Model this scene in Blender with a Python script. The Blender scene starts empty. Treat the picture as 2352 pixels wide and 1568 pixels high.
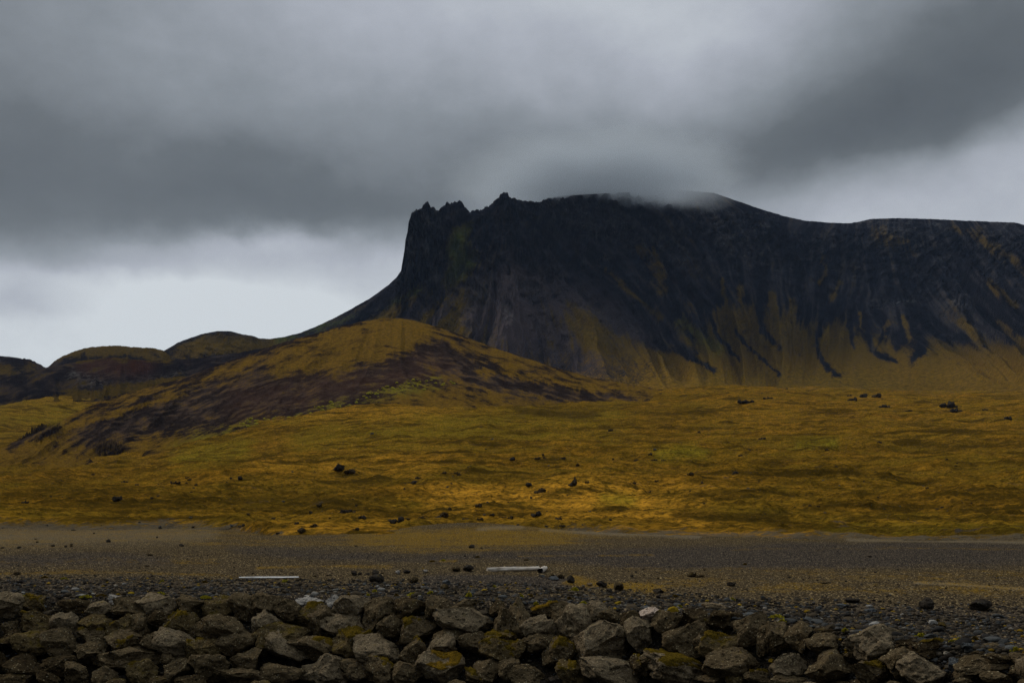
import bpy, bmesh, math, random
import numpy as np

# ------------------------------------------------------------------ camera, world, sun, exposure
F = 2520.0; CX = 1176.0; HY = 1150.0; CAMZ = 3.0      # focal length and horizon, in units of a 2352 px wide frame
scene = bpy.context.scene
C = scene.collection
cam_data = bpy.data.cameras.new('camera'); cam = bpy.data.objects.new('camera', cam_data); C.objects.link(cam)
cam.location = (0, 0, CAMZ); cam.rotation_euler = (math.radians(90), 0, 0)
cam_data.sensor_width = 36; cam_data.lens = F/2352*36
cam_data.shift_y = (HY-784)/2352.0
cam_data.clip_start = 0.5; cam_data.clip_end = 20000
scene.camera = cam
scene.view_settings.view_transform = 'Standard'; scene.view_settings.look = 'None'
scene.view_settings.exposure = 0.44; scene.view_settings.gamma = 1.0
scene.cycles.use_denoising = True; scene.cycles.denoising_prefilter = 'NONE'
scene.cycles.max_bounces = 6; scene.cycles.diffuse_bounces = 2; scene.cycles.volume_bounces = 4
scene.cycles.volume_step_rate = 2.0; scene.cycles.volume_max_steps = 128

SUN_EL, SUN_AZ = math.radians(40), math.radians(-50)   # azimuth clockwise from +Y: behind and to the left
sun_d = bpy.data.lights.new('sun', 'SUN'); sun_d.energy = 1.5; sun_d.angle = math.radians(14); sun_d.color = (1.0, 0.93, 0.82)
sun = bpy.data.objects.new('sun', sun_d); C.objects.link(sun)
sun.rotation_euler = (math.radians(90)-SUN_EL, 0, math.pi-SUN_AZ)   # lamp -Z points away from the sun

class NT:
    def __init__(s, tree): s.t = tree; s.n = tree.nodes; s.l = tree.links
    def new(s, kind, **kw):
        n = s.n.new(kind)
        for k, v in kw.items(): setattr(n, k, v)
        return n
    def put(s, sock, v):
        if hasattr(v, 'is_output'): s.l.new(v, sock)
        elif v is not None: sock.default_value = v
    def m(s, op, a, b=None, c=None, clamp=False):
        n = s.new('ShaderNodeMath', operation=op, use_clamp=clamp)
        s.put(n.inputs[0], a); s.put(n.inputs[1], b)
        if c is not None: s.put(n.inputs[2], c)
        return n.outputs[0]
    def mix(s, f, a, b, mode='MIX'):
        n = s.new('ShaderNodeMix', data_type='RGBA', blend_type=mode)
        s.put(n.inputs[0], f)
        s.put(n.inputs[6], a if hasattr(a, 'is_output') else tuple(a)+(1,)); s.put(n.inputs[7], b if hasattr(b, 'is_output') else tuple(b)+(1,))
        return n.outputs[2]
    def ramp(s, f, stops, interp='LINEAR'):
        n = s.new('ShaderNodeValToRGB'); cr = n.color_ramp; cr.interpolation = interp
        while len(cr.elements) < len(stops): cr.elements.new(0.5)
        for e, (p, c) in zip(cr.elements, stops):
            e.position = p; e.color = (c, c, c, 1) if not hasattr(c, '__len__') else tuple(c)+(1,)
        s.put(n.inputs[0], f); return n.outputs[0]
    def noise(s, vec, scale, detail=4, rough=0.55, dist=0.0, out=0):
        n = s.new('ShaderNodeTexNoise'); s.put(n.inputs['Vector'], vec)
        n.inputs['Scale'].default_value = scale; n.inputs['Detail'].default_value = detail
        n.inputs['Roughness'].default_value = rough; n.inputs['Distortion'].default_value = dist
        return n.outputs[out]
    def vor(s, vec, scale, feature='F1', out='Distance', rnd=1.0):
        n = s.new('ShaderNodeTexVoronoi', feature=feature); s.put(n.inputs['Vector'], vec)
        n.inputs['Scale'].default_value = scale; n.inputs['Randomness'].default_value = rnd
        return n.outputs[out]
    def mapping(s, vec, scale=(1, 1, 1), rot=(0, 0, 0), loc=(0, 0, 0)):
        n = s.new('ShaderNodeMapping'); s.put(n.inputs[0], vec)
        n.inputs['Scale'].default_value = scale; n.inputs['Rotation'].default_value = rot; n.inputs['Location'].default_value = loc
        return n.outputs[0]

world = bpy.data.worlds.new('World'); scene.world = world; world.use_nodes = True
wt = NT(world.node_tree); wt.n.clear()
sky = wt.new('ShaderNodeTexSky', sky_type='NISHITA'); sky.sun_disc = False
sky.sun_elevation = SUN_EL; sky.sun_rotation = SUN_AZ
tc = wt.new('ShaderNodeTexCoord')
sep = wt.new('ShaderNodeSeparateXYZ'); wt.l.new(tc.outputs['Generated'], sep.inputs[0])
dirv = tc.outputs['Generated']
w1 = wt.noise(wt.mapping(dirv, (1, 1, 1.3)), 7.5, 6, 0.52, out=1)
wv = wt.new('ShaderNodeSeparateColor'); wt.l.new(w1, wv.inputs[0])
az0 = wt.m('ARCTAN2', sep.outputs[0], sep.outputs[1]); el0 = wt.m('ARCSINE', sep.outputs[2])
az = wt.m('ADD', az0, wt.m('MULTIPLY', wt.m('SUBTRACT', wv.outputs[0], 0.5), 0.10))
el = wt.m('ADD', el0, wt.m('MULTIPLY', wt.m('SUBTRACT', wv.outputs[1], 0.5), 0.070))
BASE_S = 0.46
CLOUDS = [ # px, py, half widths, strength, tilt (deg, positive rises to the right)
 (1280, 50, 520, 190, .30, 0), (900, -60, 600, 130, .13, 0), (1700, -30, 300, 110, .12, 0), (560, 120, 330, 120, .06, 0),
 (0, 300, 230, 260, -.20, 0), (380, 420, 420, 110, -.22, -6), (760, 470, 420, 70, -.20, 0), (100, 560, 260, 60, -.12, 0), (1400, 340, 520, 85, -.16, 3),
 (2230, 180, 380, 130, -.32, 8), (1820, 340, 320, 60, -.15, 14), (2330, 60, 260, 130, -.10, 0), (1650, 250, 200, 80, .04, 0),
 (560, 760, 420, 110, .14, 0), (10, 690, 150, 40, -.20, 0), (640, 548, 170, 26, .20, 4), (180, 600, 200, 30, -.14, 0), (760, 640, 260, 60, -.06, 0), (480, 690, 200, 50, .10, 0), 
]
GAPS = [ # brighter sky below a cloud edge: edge through (px, py), tilt, softness, strength, fades out beyond x0..x1
 (450, 556, 3.0, 17, .36, -700, 1150), (300, 640, 2.0, 30, .12, -500, 1000), (2100, 345, 14.0, 26, .27, 1720, 3200), (2150, 440, 10.0, 30, .08, 1750, 3200),
]
s_acc = BASE_S
for (px, py, sx, sy, amp, tilt) in CLOUDS:
    u, v = (px-CX)/F, (HY-py)/F
    a0 = math.atan(u); e0 = math.atan(v*math.cos(a0))
    da = wt.m('SUBTRACT', az, a0); de = wt.m('SUBTRACT', el, e0)
    ct, st = math.cos(math.radians(tilt)), math.sin(math.radians(tilt))
    p = wt.m('ADD', wt.m('MULTIPLY', da, ct/(sx/F)), wt.m('MULTIPLY', de, st/(sx/F)))
    q = wt.m('ADD', wt.m('MULTIPLY', da, -st/(sy/F)), wt.m('MULTIPLY', de, ct/(sy/F)))
    r2 = wt.m('ADD', wt.m('MULTIPLY', p, p), wt.m('MULTIPLY', q, q))
    g = wt.m('POWER', 2.71828, wt.m('MULTIPLY', r2, -1.0))
    s_acc = wt.m('MULTIPLY_ADD', g, amp, s_acc)
for (px, py, tilt, sw, amp, xa, xb) in GAPS:
    u, v = (px-CX)/F, (HY-py)/F; a0 = math.atan(u); e0 = math.atan(v*math.cos(a0)); sl = math.tan(math.radians(tilt))
    ed = wt.m('SUBTRACT', wt.m('MULTIPLY_ADD', wt.m('SUBTRACT', az, a0), sl, e0), el)
    g = wt.m('DIVIDE', 1.0, wt.m('ADD', 1.0, wt.m('POWER', 2.71828, wt.m('MULTIPLY', ed, -F/sw))))
    for x_, sg in ((xa, 1), (xb, -1)):
        b_ = math.atan((x_-CX)/F)
        mr = wt.m('MULTIPLY', wt.m('SUBTRACT', az, b_-sg*.05), sg/.12, clamp=True); g = wt.m('MULTIPLY', g, mr)
    s_acc = wt.m('MULTIPLY_ADD', g, amp, s_acc)
tex1 = wt.noise(wt.mapping(dirv, (1, 1, 1.5), rot=(0, 0.15, 0)), 8.0, 9, 0.60, 0.0)
s_acc = wt.m('MULTIPLY_ADD', wt.m('SUBTRACT', tex1, 0.5), 0.36, s_acc)
tex2 = wt.noise(wt.mapping(dirv, (1, 1, 1.6), rot=(0, 0.3, 0)), 1.7, 3, 0.5, 0.6)
s_acc = wt.m('MULTIPLY_ADD', wt.m('SUBTRACT', tex2, 0.5), 0.16, s_acc)
ccol = wt.ramp(s_acc, [(0.0, (.084, .093, .099)), (0.25, (.126, .140, .148)), (0.5, (.240, .264, .286)), (0.75, (.41, .435, .485)), (1.0, (.62, .66, .69))])
zen = wt.m('SUBTRACT', sep.outputs[2], 0.46); zen = wt.m('MULTIPLY', zen, 1.9, clamp=True)     # an overcast sky is brightest overhead
zen = wt.m('MULTIPLY', zen, 4.4); zen = wt.m('ADD', zen, 1.0)
zen10 = wt.m('MULTIPLY', zen, 10.0)
zc = wt.new('ShaderNodeVectorMath', operation='SCALE'); wt.l.new(ccol, zc.inputs[0]); wt.l.new(zen10, zc.inputs['Scale'])
tot = wt.mix(0.95, sky.outputs[0], zc.outputs[0])
bg = wt.new('ShaderNodeBackground'); wt.l.new(tot, bg.inputs[0]); bg.inputs[1].default_value = 0.0745
wo = wt.new('ShaderNodeOutputWorld'); wt.l.new(bg.outputs[0], wo.inputs[0])
world.cycles.sampling_method = 'MANUAL'; world.cycles.sample_map_resolution = 512

# ------------------------------------------------------------------ numeric helpers
rng = np.random.default_rng(7); R = random.Random(11)
def _h(ix, iy, iz, seed):
    n = (ix.astype(np.int64)*374761393 + iy.astype(np.int64)*668265263 + iz.astype(np.int64)*2147483647 + seed*974634777) & 0xffffffff
    n = ((n ^ (n >> 13))*1274126177) & 0xffffffff
    n = ((n ^ (n >> 16))*2246822519) & 0xffffffff
    return ((n ^ (n >> 15)) & 0xffffff)/float(0xffffff)
def vn2(x, y, seed=0):
    x0 = np.floor(x); y0 = np.floor(y); fx = x-x0; fy = y-y0
    fx = fx*fx*fx*(fx*(fx*6-15)+10); fy = fy*fy*fy*(fy*(fy*6-15)+10)
    z = np.zeros_like(x0)
    a = _h(x0, y0, z, seed); b = _h(x0+1, y0, z, seed); c = _h(x0, y0+1, z, seed); d = _h(x0+1, y0+1, z, seed)
    return (a+(b-a)*fx)*(1-fy)+(c+(d-c)*fx)*fy - 0.5
def fbm2(x, y, oct=5, seed=0, gain=0.5):
    s = 0; a = 1.0
    for o in range(oct):
        s = s + a*vn2(x*1.0, y*1.0, seed+o*17); x, y = x*1.62+y*1.18+3.1, y*1.62-x*1.18+7.7; a *= gain
    return s
def rid2(x, y, oct=5, seed=0, gain=0.5):
    s = 0; a = 1.0
    for o in range(oct):
        s = s + a*(0.5-np.abs(2*vn2(x, y, seed+o*17))); x, y = x*1.62+y*1.18+3.1, y*1.62-x*1.18+7.7; a *= gain
    return s
def vn3(p, seed=0):
    p0 = np.floor(p); f = p-p0; f = f*f*(3-2*f); r = 0
    for dx in (0, 1):
        for dy in (0, 1):
            for dz in (0, 1):
                w = (f[:, 0] if dx else 1-f[:, 0])*(f[:, 1] if dy else 1-f[:, 1])*(f[:, 2] if dz else 1-f[:, 2])
                r = r + w*_h(p0[:, 0]+dx, p0[:, 1]+dy, p0[:, 2]+dz, seed)
    return r-0.5
def fbm3(p, oct=4, seed=0, gain=0.5):
    s = 0; a = 1.0
    for o in range(oct): s = s+a*vn3(p, seed+o*13); p = p*2.03+5.3; a *= gain
    return s
def sst(a, b, x): t = np.clip((x-a)/(b-a), 0, 1); return t*t*(3-2*t)
def crv(xs, ys, smooth=0):
    xs = np.array(xs, float); ys = np.array(ys, float)
    return lambda x: np.interp(x, xs, ys)
def soft(xs, ys):     # smooth monotone-ish interpolation (Catmull-Rom)
    xs = np.array(xs, float); ys = np.array(ys, float)
    m = np.gradient(ys, xs)
    def f(x):
        x = np.clip(x, xs[0], xs[-1]); i = np.clip(np.searchsorted(xs, x)-1, 0, len(xs)-2)
        h = xs[i+1]-xs[i]; t = (x-xs[i])/h
        return (2*t**3-3*t**2+1)*ys[i]+(t**3-2*t**2+t)*h*m[i]+(-2*t**3+3*t**2)*ys[i+1]+(t**3-t**2)*h*m[i+1]
    return f
def zpx(py, Y): return CAMZ+(HY-py)/F*Y
def pyz(z, Y): return HY-(z-CAMZ)/Y*F

def link(name, verts, faces, mat, parent=None, smooth=True, attrs=None):
    verts = np.asarray(verts, np.float32); faces = np.asarray(faces, np.int32)
    me = bpy.data.meshes.new(name)
    nf, k = faces.shape
    me.vertices.add(len(verts)); me.vertices.foreach_set('co', verts.ravel())
    me.loops.add(nf*k); me.loops.foreach_set('vertex_index', faces.ravel())
    me.polygons.add(nf); me.polygons.foreach_set('loop_start', np.arange(0, nf*k, k, dtype=np.int32))
    me.polygons.foreach_set('use_smooth', np.full(nf, smooth))
    if attrs:
        for an, a in attrs.items():
            at = me.color_attributes.new(an, 'FLOAT_COLOR', 'POINT')
            b = np.ones((len(verts), 4), np.float32); b[:, :a.shape[1]] = a; at.data.foreach_set('color', b.ravel())
    me.update(calc_edges=True)
    me.materials.append(mat)
    o = bpy.data.objects.new(name, me); C.objects.link(o)
    if parent: o.parent = parent
    return o
def tag(o, label=None, cat=None, group=None, kind=None):
    if label and len(label.split()) > 15: label = label.replace(' in shingle', '').replace(' on gravel', '').replace(' counting', '')
    if label: o['label'] = label
    if cat: o['category'] = cat
    if group: o['group'] = group
    if kind: o['kind'] = kind
    return o
def gridfaces(nr, nc):
    i = np.arange(nr-1)[:, None]*nc+np.arange(nc-1)[None, :]
    return np.stack([i, i+1, i+nc+1, i+nc], -1).reshape(-1, 4)

# ------------------------------------------------------------------ ground-cover map (which cover lies where, plus some painted shade; looked up per vertex, edges broken up by noise)
GW, GH = 1176, 784
gx, gy = np.meshgrid(np.arange(GW)*2.0+1, np.arange(GH)*2.0+1)
def blur(a, r):
    r = int(max(1, r/2))
    for _ in range(2):
        k = 2*r+1
        p = np.pad(a, ((r+1, r), (0, 0)), mode='edge'); c = np.cumsum(p, 0); a = (c[k:]-c[:-k])/k
        p = np.pad(a, ((0, 0), (r+1, r)), mode='edge'); c = np.cumsum(p, 1); a = (c[:, k:]-c[:, :-k])/k
    return a
def poly(pts, soft_px=8):
    a = np.zeros((GH, GW)); n = len(pts); ins = np.zeros((GH, GW), bool)
    for i in range(n):
        (x1, y1), (x2, y2) = pts[i], pts[(i+1) % n]
        if y1 == y2: continue
        c = ((gy > y1) != (gy > y2)) & (gx < (x2-x1)*(gy-y1)/(y2-y1)+x1)
        ins ^= c
    return blur(ins.astype(float), soft_px)
def stroke(pts, w):   # pts: (x, y[, width factor])
    a = np.zeros((GH, GW))
    for i in range(len(pts)-1):
        x1, y1 = pts[i][:2]; x2, y2 = pts[i+1][:2]
        w1 = w*(pts[i][2] if len(pts[i]) > 2 else 1); w2 = w*(pts[i+1][2] if len(pts[i+1]) > 2 else 1)
        L = (x2-x1)**2+(y2-y1)**2; t = np.clip(((gx-x1)*(x2-x1)+(gy-y1)*(y2-y1))/L, 0, 1)
        d = np.hypot(gx-x1-t*(x2-x1), gy-y1-t*(y2-y1)); a = np.maximum(a, np.exp(-(d/(w1+(w2-w1)*t))**2))
    return a
def samp(m, px, py):
    x = np.clip(px/2.0-0.5, 0, GW-1.001); y = np.clip(py/2.0-0.5, 0, GH-1.001)
    x0 = x.astype(int); y0 = y.astype(int); fx = x-x0; fy = y-y0
    return (m[y0, x0]*(1-fx)+m[y0, x0+1]*fx)*(1-fy)+(m[y0+1, x0]*(1-fx)+m[y0+1, x0+1]*fx)*fy

# mountain: moss low down, tongues of it reaching up between the scree, a green gully
mt_moss = poly([(700, 700), (760, 725), (850, 690), (905, 668), (960, 655), (1010, 640), (985, 670), (930, 720), (900, 760), (1000, 745), (1045, 690), (1075, 650), (1100, 660), (1085, 690), (1060, 730), (1090, 790),
                (1250, 870), (1330, 830), (1310, 770), (1272, 695), (1330, 720), (1400, 765), (1480, 790), (1520, 800), (1560, 790), (1600, 770), (1625, 760), (1640, 700), (1665, 690), (1690, 715), (1735, 700), (1760, 735), (1800, 715), (1830, 745), (1860, 760),
                (1890, 735), (1930, 730), (1960, 760), (2010, 775), (2060, 790), (2130, 780), (2180, 795), (2250, 800), (2380, 790), (2380, 960), (700, 960)], 22)
for st_, w_, *k_ in [([(1050, 640), (1010, 700), (960, 750)], 7), ([(1390, 618), (1430, 655), (1480, 700), (1520, 730)], 6), ([(1475, 572), (1495, 600), (1515, 640), (1525, 665)], 17), ([(1500, 570), (1530, 640)], 7),
                ([(1580, 700), (1610, 760)], 9), ([(1660, 640), (1665, 700)], 6), ([(1700, 660), (1705, 720)], 7), ([(1772, 675), (1778, 740)], 8), ([(1822, 690), (1828, 760)], 9),
                ([(1893, 590), (1896, 630), (1886, 650)], 8), ([(1930, 650), (1905, 700), (1895, 760)], 7), ([(1975, 720), (1985, 770)], 6), ([(2040, 740), (2030, 790)], 7), ([(2075, 730), (2090, 790)], 9),
                ([(2010, 540), (2080, 560), (2100, 575)], 22, .45), ([(2240, 540), (2300, 580), (2360, 620)], 20, .5), ([(2180, 520), (2260, 545)], 12, .4), ([(2270, 650), (2330, 700)], 10), ([(2210, 740), (2260, 790)], 10), ([(2290, 740), (2352, 790)], 10),
                ([(1650, 800), (1750, 800)], 30), ([(1310, 700), (1420, 790), (1540, 850)], 16)]:
    mt_moss = np.maximum(mt_moss, (k_[0] if k_ else 0.75)*stroke(st_, w_))
scree = [([(1540, 640), (1565, 690), (1600, 740), (1640, 790)], 9), ([(1480, 720), (1540, 780), (1600, 812)], 9), ([(1430, 740), (1500, 790), (1570, 810), (1640, 850)], 9), ([(1690, 760), (1720, 800), (1790, 860)], 5),
         ([(1620, 700), (1650, 770), (1700, 830)], 5), ([(1745, 690), (1752, 760), (1790, 800)], 7), ([(1912, 700), (1885, 745), (1872, 780), (1882, 815), (1905, 850), (1925, 862)], 8), ([(1950, 730), (1965, 800)], 6),
         ([(1990, 770), (2010, 810), (2060, 830)], 7), ([(2110, 760), (2120, 800), (2095, 825)], 12), ([(2050, 760), (2060, 800)], 8), ([(1120, 740), (1200, 780), (1300, 830)], 26),
         ([(970, 690), (935, 735), (890, 765)], 9), ([(1040, 700), (1000, 745), (960, 760)], 6), ([(1250, 850), (1290, 860)], 20)]
for s_, w_ in scree: mt_moss *= 1-0.95*stroke(s_, w_)
mt_green = np.clip(poly([(1095, 500), (1070, 560), (1110, 590), (1085, 620), (1050, 650), (1020, 660), (1030, 600), (1020, 560), (1050, 520)], 10)*0.95+stroke([(640, 780), (740, 752), (820, 725), (900, 690), (960, 662)], 9)+0.7*stroke([(1620, 880), (1800, 872), (2050, 900)], 26)+0.5*stroke([(1560, 740), (1650, 800)], 18), 0, 1)
mt_moss = np.maximum(mt_moss, 1.0*np.minimum(1, mt_green*1.3)*(gy < 840))
mt_rock = np.clip(poly([(915, 470), (1010, 470), (1022, 600), (1010, 650), (940, 665), (915, 640)], 8)+stroke([(1085, 650), (1110, 680), (1080, 700)], 14)+stroke([(1160, 710), (1170, 730)], 14)+.7*stroke([(1180, 640), (1240, 670)], 14)
                  + 0.6*stroke([(1230, 500), (1500, 560), (1560, 550)], 26)+0.6*stroke([(1650, 520), (1740, 580)], 28)+.8*stroke([(2010, 700), (2100, 690)], 10)+.8*stroke([(2190, 690), (2220, 700)], 13), 0, 1)
mt_moss *= 1-.55*poly([(1180, 790), (1330, 775), (1470, 815), (1530, 870), (1400, 910), (1180, 900)], 24)
mt_moss *= 1-.75*poly([(600, 760), (760, 715), (905, 635), (945, 655), (880, 725), (790, 775), (640, 810)], 8)
mt_moss = np.maximum(mt_moss, .38*poly([(1000, 745), (1100, 740), (1250, 800), (1320, 830), (1320, 900), (1000, 900)], 30))
mt_moss = np.maximum(mt_moss, .75*poly([(385, 806), (440, 778), (520, 765), (600, 780), (680, 770), (700, 800), (400, 830)], 14))
mt_red = np.clip(.75*poly([(930, 720), (1080, 610), (1200, 600), (1320, 660), (1520, 800), (1420, 880), (960, 880)], 40)+stroke([(1180, 635), (1220, 650)], 22)+0.5*stroke([(1100, 720), (1200, 740)], 50), 0, 1)

# near hill
h_moss = poly([(-50, 1000), (110, 950), (230, 912), (420, 868), (640, 790), (760, 757), (880, 725), (960, 730), (1060, 765), (1350, 860), (1700, 930), (1700, 1200), (-50, 1200)], 6)
h_bare = poly([(420, 885), (560, 850), (640, 800), (700, 800), (640, 850), (760, 850), (900, 820), (985, 770), (1040, 775), (1150, 830), (1250, 860), (1400, 895), (1540, 935), (1480, 948), (1350, 940), (1150, 910), (1040, 885), (960, 880), (860, 905), (800, 940),
               (740, 930), (690, 965), (600, 970), (540, 975), (450, 1000), (380, 990), (300, 1010), (270, 1050), (200, 1040), (120, 1000), (200, 960), (330, 920)], 24)
h_bare = np.clip(h_bare - 0.75*stroke([(640, 845), (800, 800), (930, 770)], 26)-.7*stroke([(1100, 850), (1300, 880), (1400, 905)], 9)-.7*stroke([(880, 745), (950, 760)], 30)-.4*stroke([(1040, 800), (1180, 850)], 12)-.5*stroke([(60, 1010), (300, 940), (420, 905)], 8), 0, 1)
h_bare = np.maximum(h_bare, .9*stroke([(1380, 905), (1480, 928), (1560, 940), (1640, 946)], 11))
h_bare = np.maximum(h_bare, 0.8*stroke([(30, 1020), (100, 990), (130, 985)], 14))
h_red = stroke([(560, 930), (760, 890), (1000, 850)], 45)
h_green = np.clip(stroke([(420, 1050), (520, 1030)], 30)+1.0*stroke([(690, 955), (800, 925), (900, 893), (1000, 878)], 16)+.6*stroke([(450, 1000), (600, 975)], 16)+.5*stroke([(0, 965), (120, 960)], 20), 0, 1)
# back left hills
k_moss = np.clip(poly([(0, 900), (130, 850), (300, 825), (350, 850), (250, 870), (180, 900), (0, 960)], 12)*0.25+stroke([(100, 800), (300, 800), (380, 815)], 26)+.5*stroke([(0, 850), (60, 850)], 26)+stroke([(0, 950), (200, 910), (420, 872)], 14), 0, 1)
k_red = .45*stroke([(200, 835), (330, 835)], 26)
k_gray = np.clip(stroke([(170, 865), (230, 875)], 14)+.8*stroke([(300, 890), (420, 862)], 12), 0, 1)
# field
f_orange = np.clip(stroke([(1300, 1150), (1600, 1170)], 60)*.7+stroke([(1000, 1140), (1450, 1140)], 30)+stroke([(540, 1220), (900, 1215)], 14)+.35*stroke([(1300, 1225), (2352, 1240)], 8)+.6*stroke([(1640, 945), (2352, 950)], 40)*.25+.5*stroke([(600, 1070), (1000, 1060)], 24)+.4*stroke([(700, 950), (1000, 940)], 30), 0, 1)
f_green = .7*np.clip(.9*stroke([(1500, 1045), (1600, 1035)], 16)+.9*stroke([(1820, 1018), (1930, 1018)], 12)+.8*stroke([(1380, 1145), (1440, 1150)], 14)+.7*stroke([(420, 1050), (540, 1030)], 24)+.5*stroke([(1900, 1215), (2352, 1215)], 20)+.4*stroke([(0, 960), (200, 955)], 40)+.4*stroke([(700, 1000), (1400, 960)], 40), 0, 1)
f_dark = np.clip(stroke([(1190, 940), (1300, 955), (1370, 958)], 9)+1.2*stroke([(1560, 1180), (1700, 1190), (1820, 1180)], 11)+1.0*stroke([(1850, 1165), (1960, 1155), (2080, 1165)], 8)+.6*stroke([(1780, 1210), (2352, 1222)], 12)+.5*stroke([(1150, 1180), (1350, 1172)], 6)+.6*stroke([(0, 1140), (200, 1130)], 8)+.5*stroke([(620, 985), (800, 995), (900, 1010)], 5)+.4*poly([(0, 1000), (300, 1000), (320, 1100), (0, 1110)], 60)+.4*stroke([(1250, 930), (1550, 950)], 12)+.6*stroke([(500, 1150), (900, 1140)], 10), 0, 1)  # darker turf, with the shade of the hollows painted in
# gravel: where dry moss tints it, where it is dark slate, and the left swale's shading painted in as dark gravel
g_moss = np.clip(.55*poly([(-10, 1200), (2400, 1200), (2400, 1246), (1500, 1240), (1000, 1270), (600, 1262), (300, 1250), (-10, 1262)], 10)+.55*poly([(820, 1225), (1300, 1215), (1340, 1250), (1000, 1262), (780, 1250)], 14)+.95*stroke([(1300, 1330), (1400, 1345), (1500, 1352)], 11)+.55*stroke([(1450, 1345), (1900, 1350), (2352, 1365)], 20)
                 +.7*stroke([(590, 1303), (780, 1300), (900, 1300)], 5)+.8*stroke([(1000, 1287), (1040, 1287)], 4)+.6*stroke([(0, 1316), (300, 1312), (560, 1325)], 5)+.7*stroke([(2110, 1337), (2220, 1342), (2352, 1352)], 3)+.45*stroke([(1250, 1305), (2352, 1325)], 20)+.35*stroke([(0, 1290), (500, 1290)], 24)+.7*stroke([(1180, 1276), (1500, 1272)], 3)+.45*stroke([(1700, 1258), (2352, 1262)], 4), 0, 1)
g_dark = np.clip(.8*poly([(-10, 1272), (120, 1266), (260, 1264), (400, 1275), (420, 1300), (-10, 1300)], 10)+.9*poly([(480, 1250), (900, 1268), (1300, 1262), (1800, 1246), (2400, 1246), (2400, 1300), (1500, 1310), (1200, 1290), (800, 1290), (560, 1275)], 12)+stroke([(980, 1330), (1150, 1328), (1300, 1340)], 12)*1.1+.6*poly([(-10, 1315), (900, 1330), (1500, 1370), (2400, 1390), (2400, 1560), (-10, 1400)], 20), 0, 1)
g_pale = np.clip(1.3*stroke([(2110, 1338), (2200, 1341), (2280, 1347), (2352, 1352)], 2.5)+.8*stroke([(1250, 1219), (1400, 1224), (1600, 1232)], 4)+.7*stroke([(1940, 1238), (2352, 1243)], 4)+.5*poly([(-10, 1212), (500, 1216), (480, 1240), (-10, 1250)], 10)+.8*stroke([(1100, 1216), (1200, 1212)], 4), 0, 1)

# ------------------------------------------------------------------ materials
def matn(name):
    m = bpy.data.materials.new(name); m.use_nodes = True; t = NT(m.node_tree); t.n.clear()
    b = t.new('ShaderNodeBsdfPrincipled'); o = t.new('ShaderNodeOutputMaterial'); t.l.new(b.outputs[0], o.inputs[0])
    b.inputs['Specular IOR Level'].default_value = 0.0; b.inputs['Roughness'].default_value = 1.0
    return m, t, b
def pos(t): return t.new('ShaderNodeNewGeometry').outputs['Position']
def attr(t, name):
    a = t.new('ShaderNodeAttribute', attribute_name=name); s = t.new('ShaderNodeSeparateColor'); t.l.new(a.outputs['Color'], s.inputs[0])
    return s.outputs
def bump(t, b, h, dist, strength=1.0, base=None):
    n = t.new('ShaderNodeBump'); t.put(n.inputs['Height'], h); n.inputs['Distance'].default_value = dist; n.inputs['Strength'].default_value = strength
    if base: t.l.new(base, n.inputs['Normal'])
    t.l.new(n.outputs[0], b.inputs['Normal']); return n.outputs[0]

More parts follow.
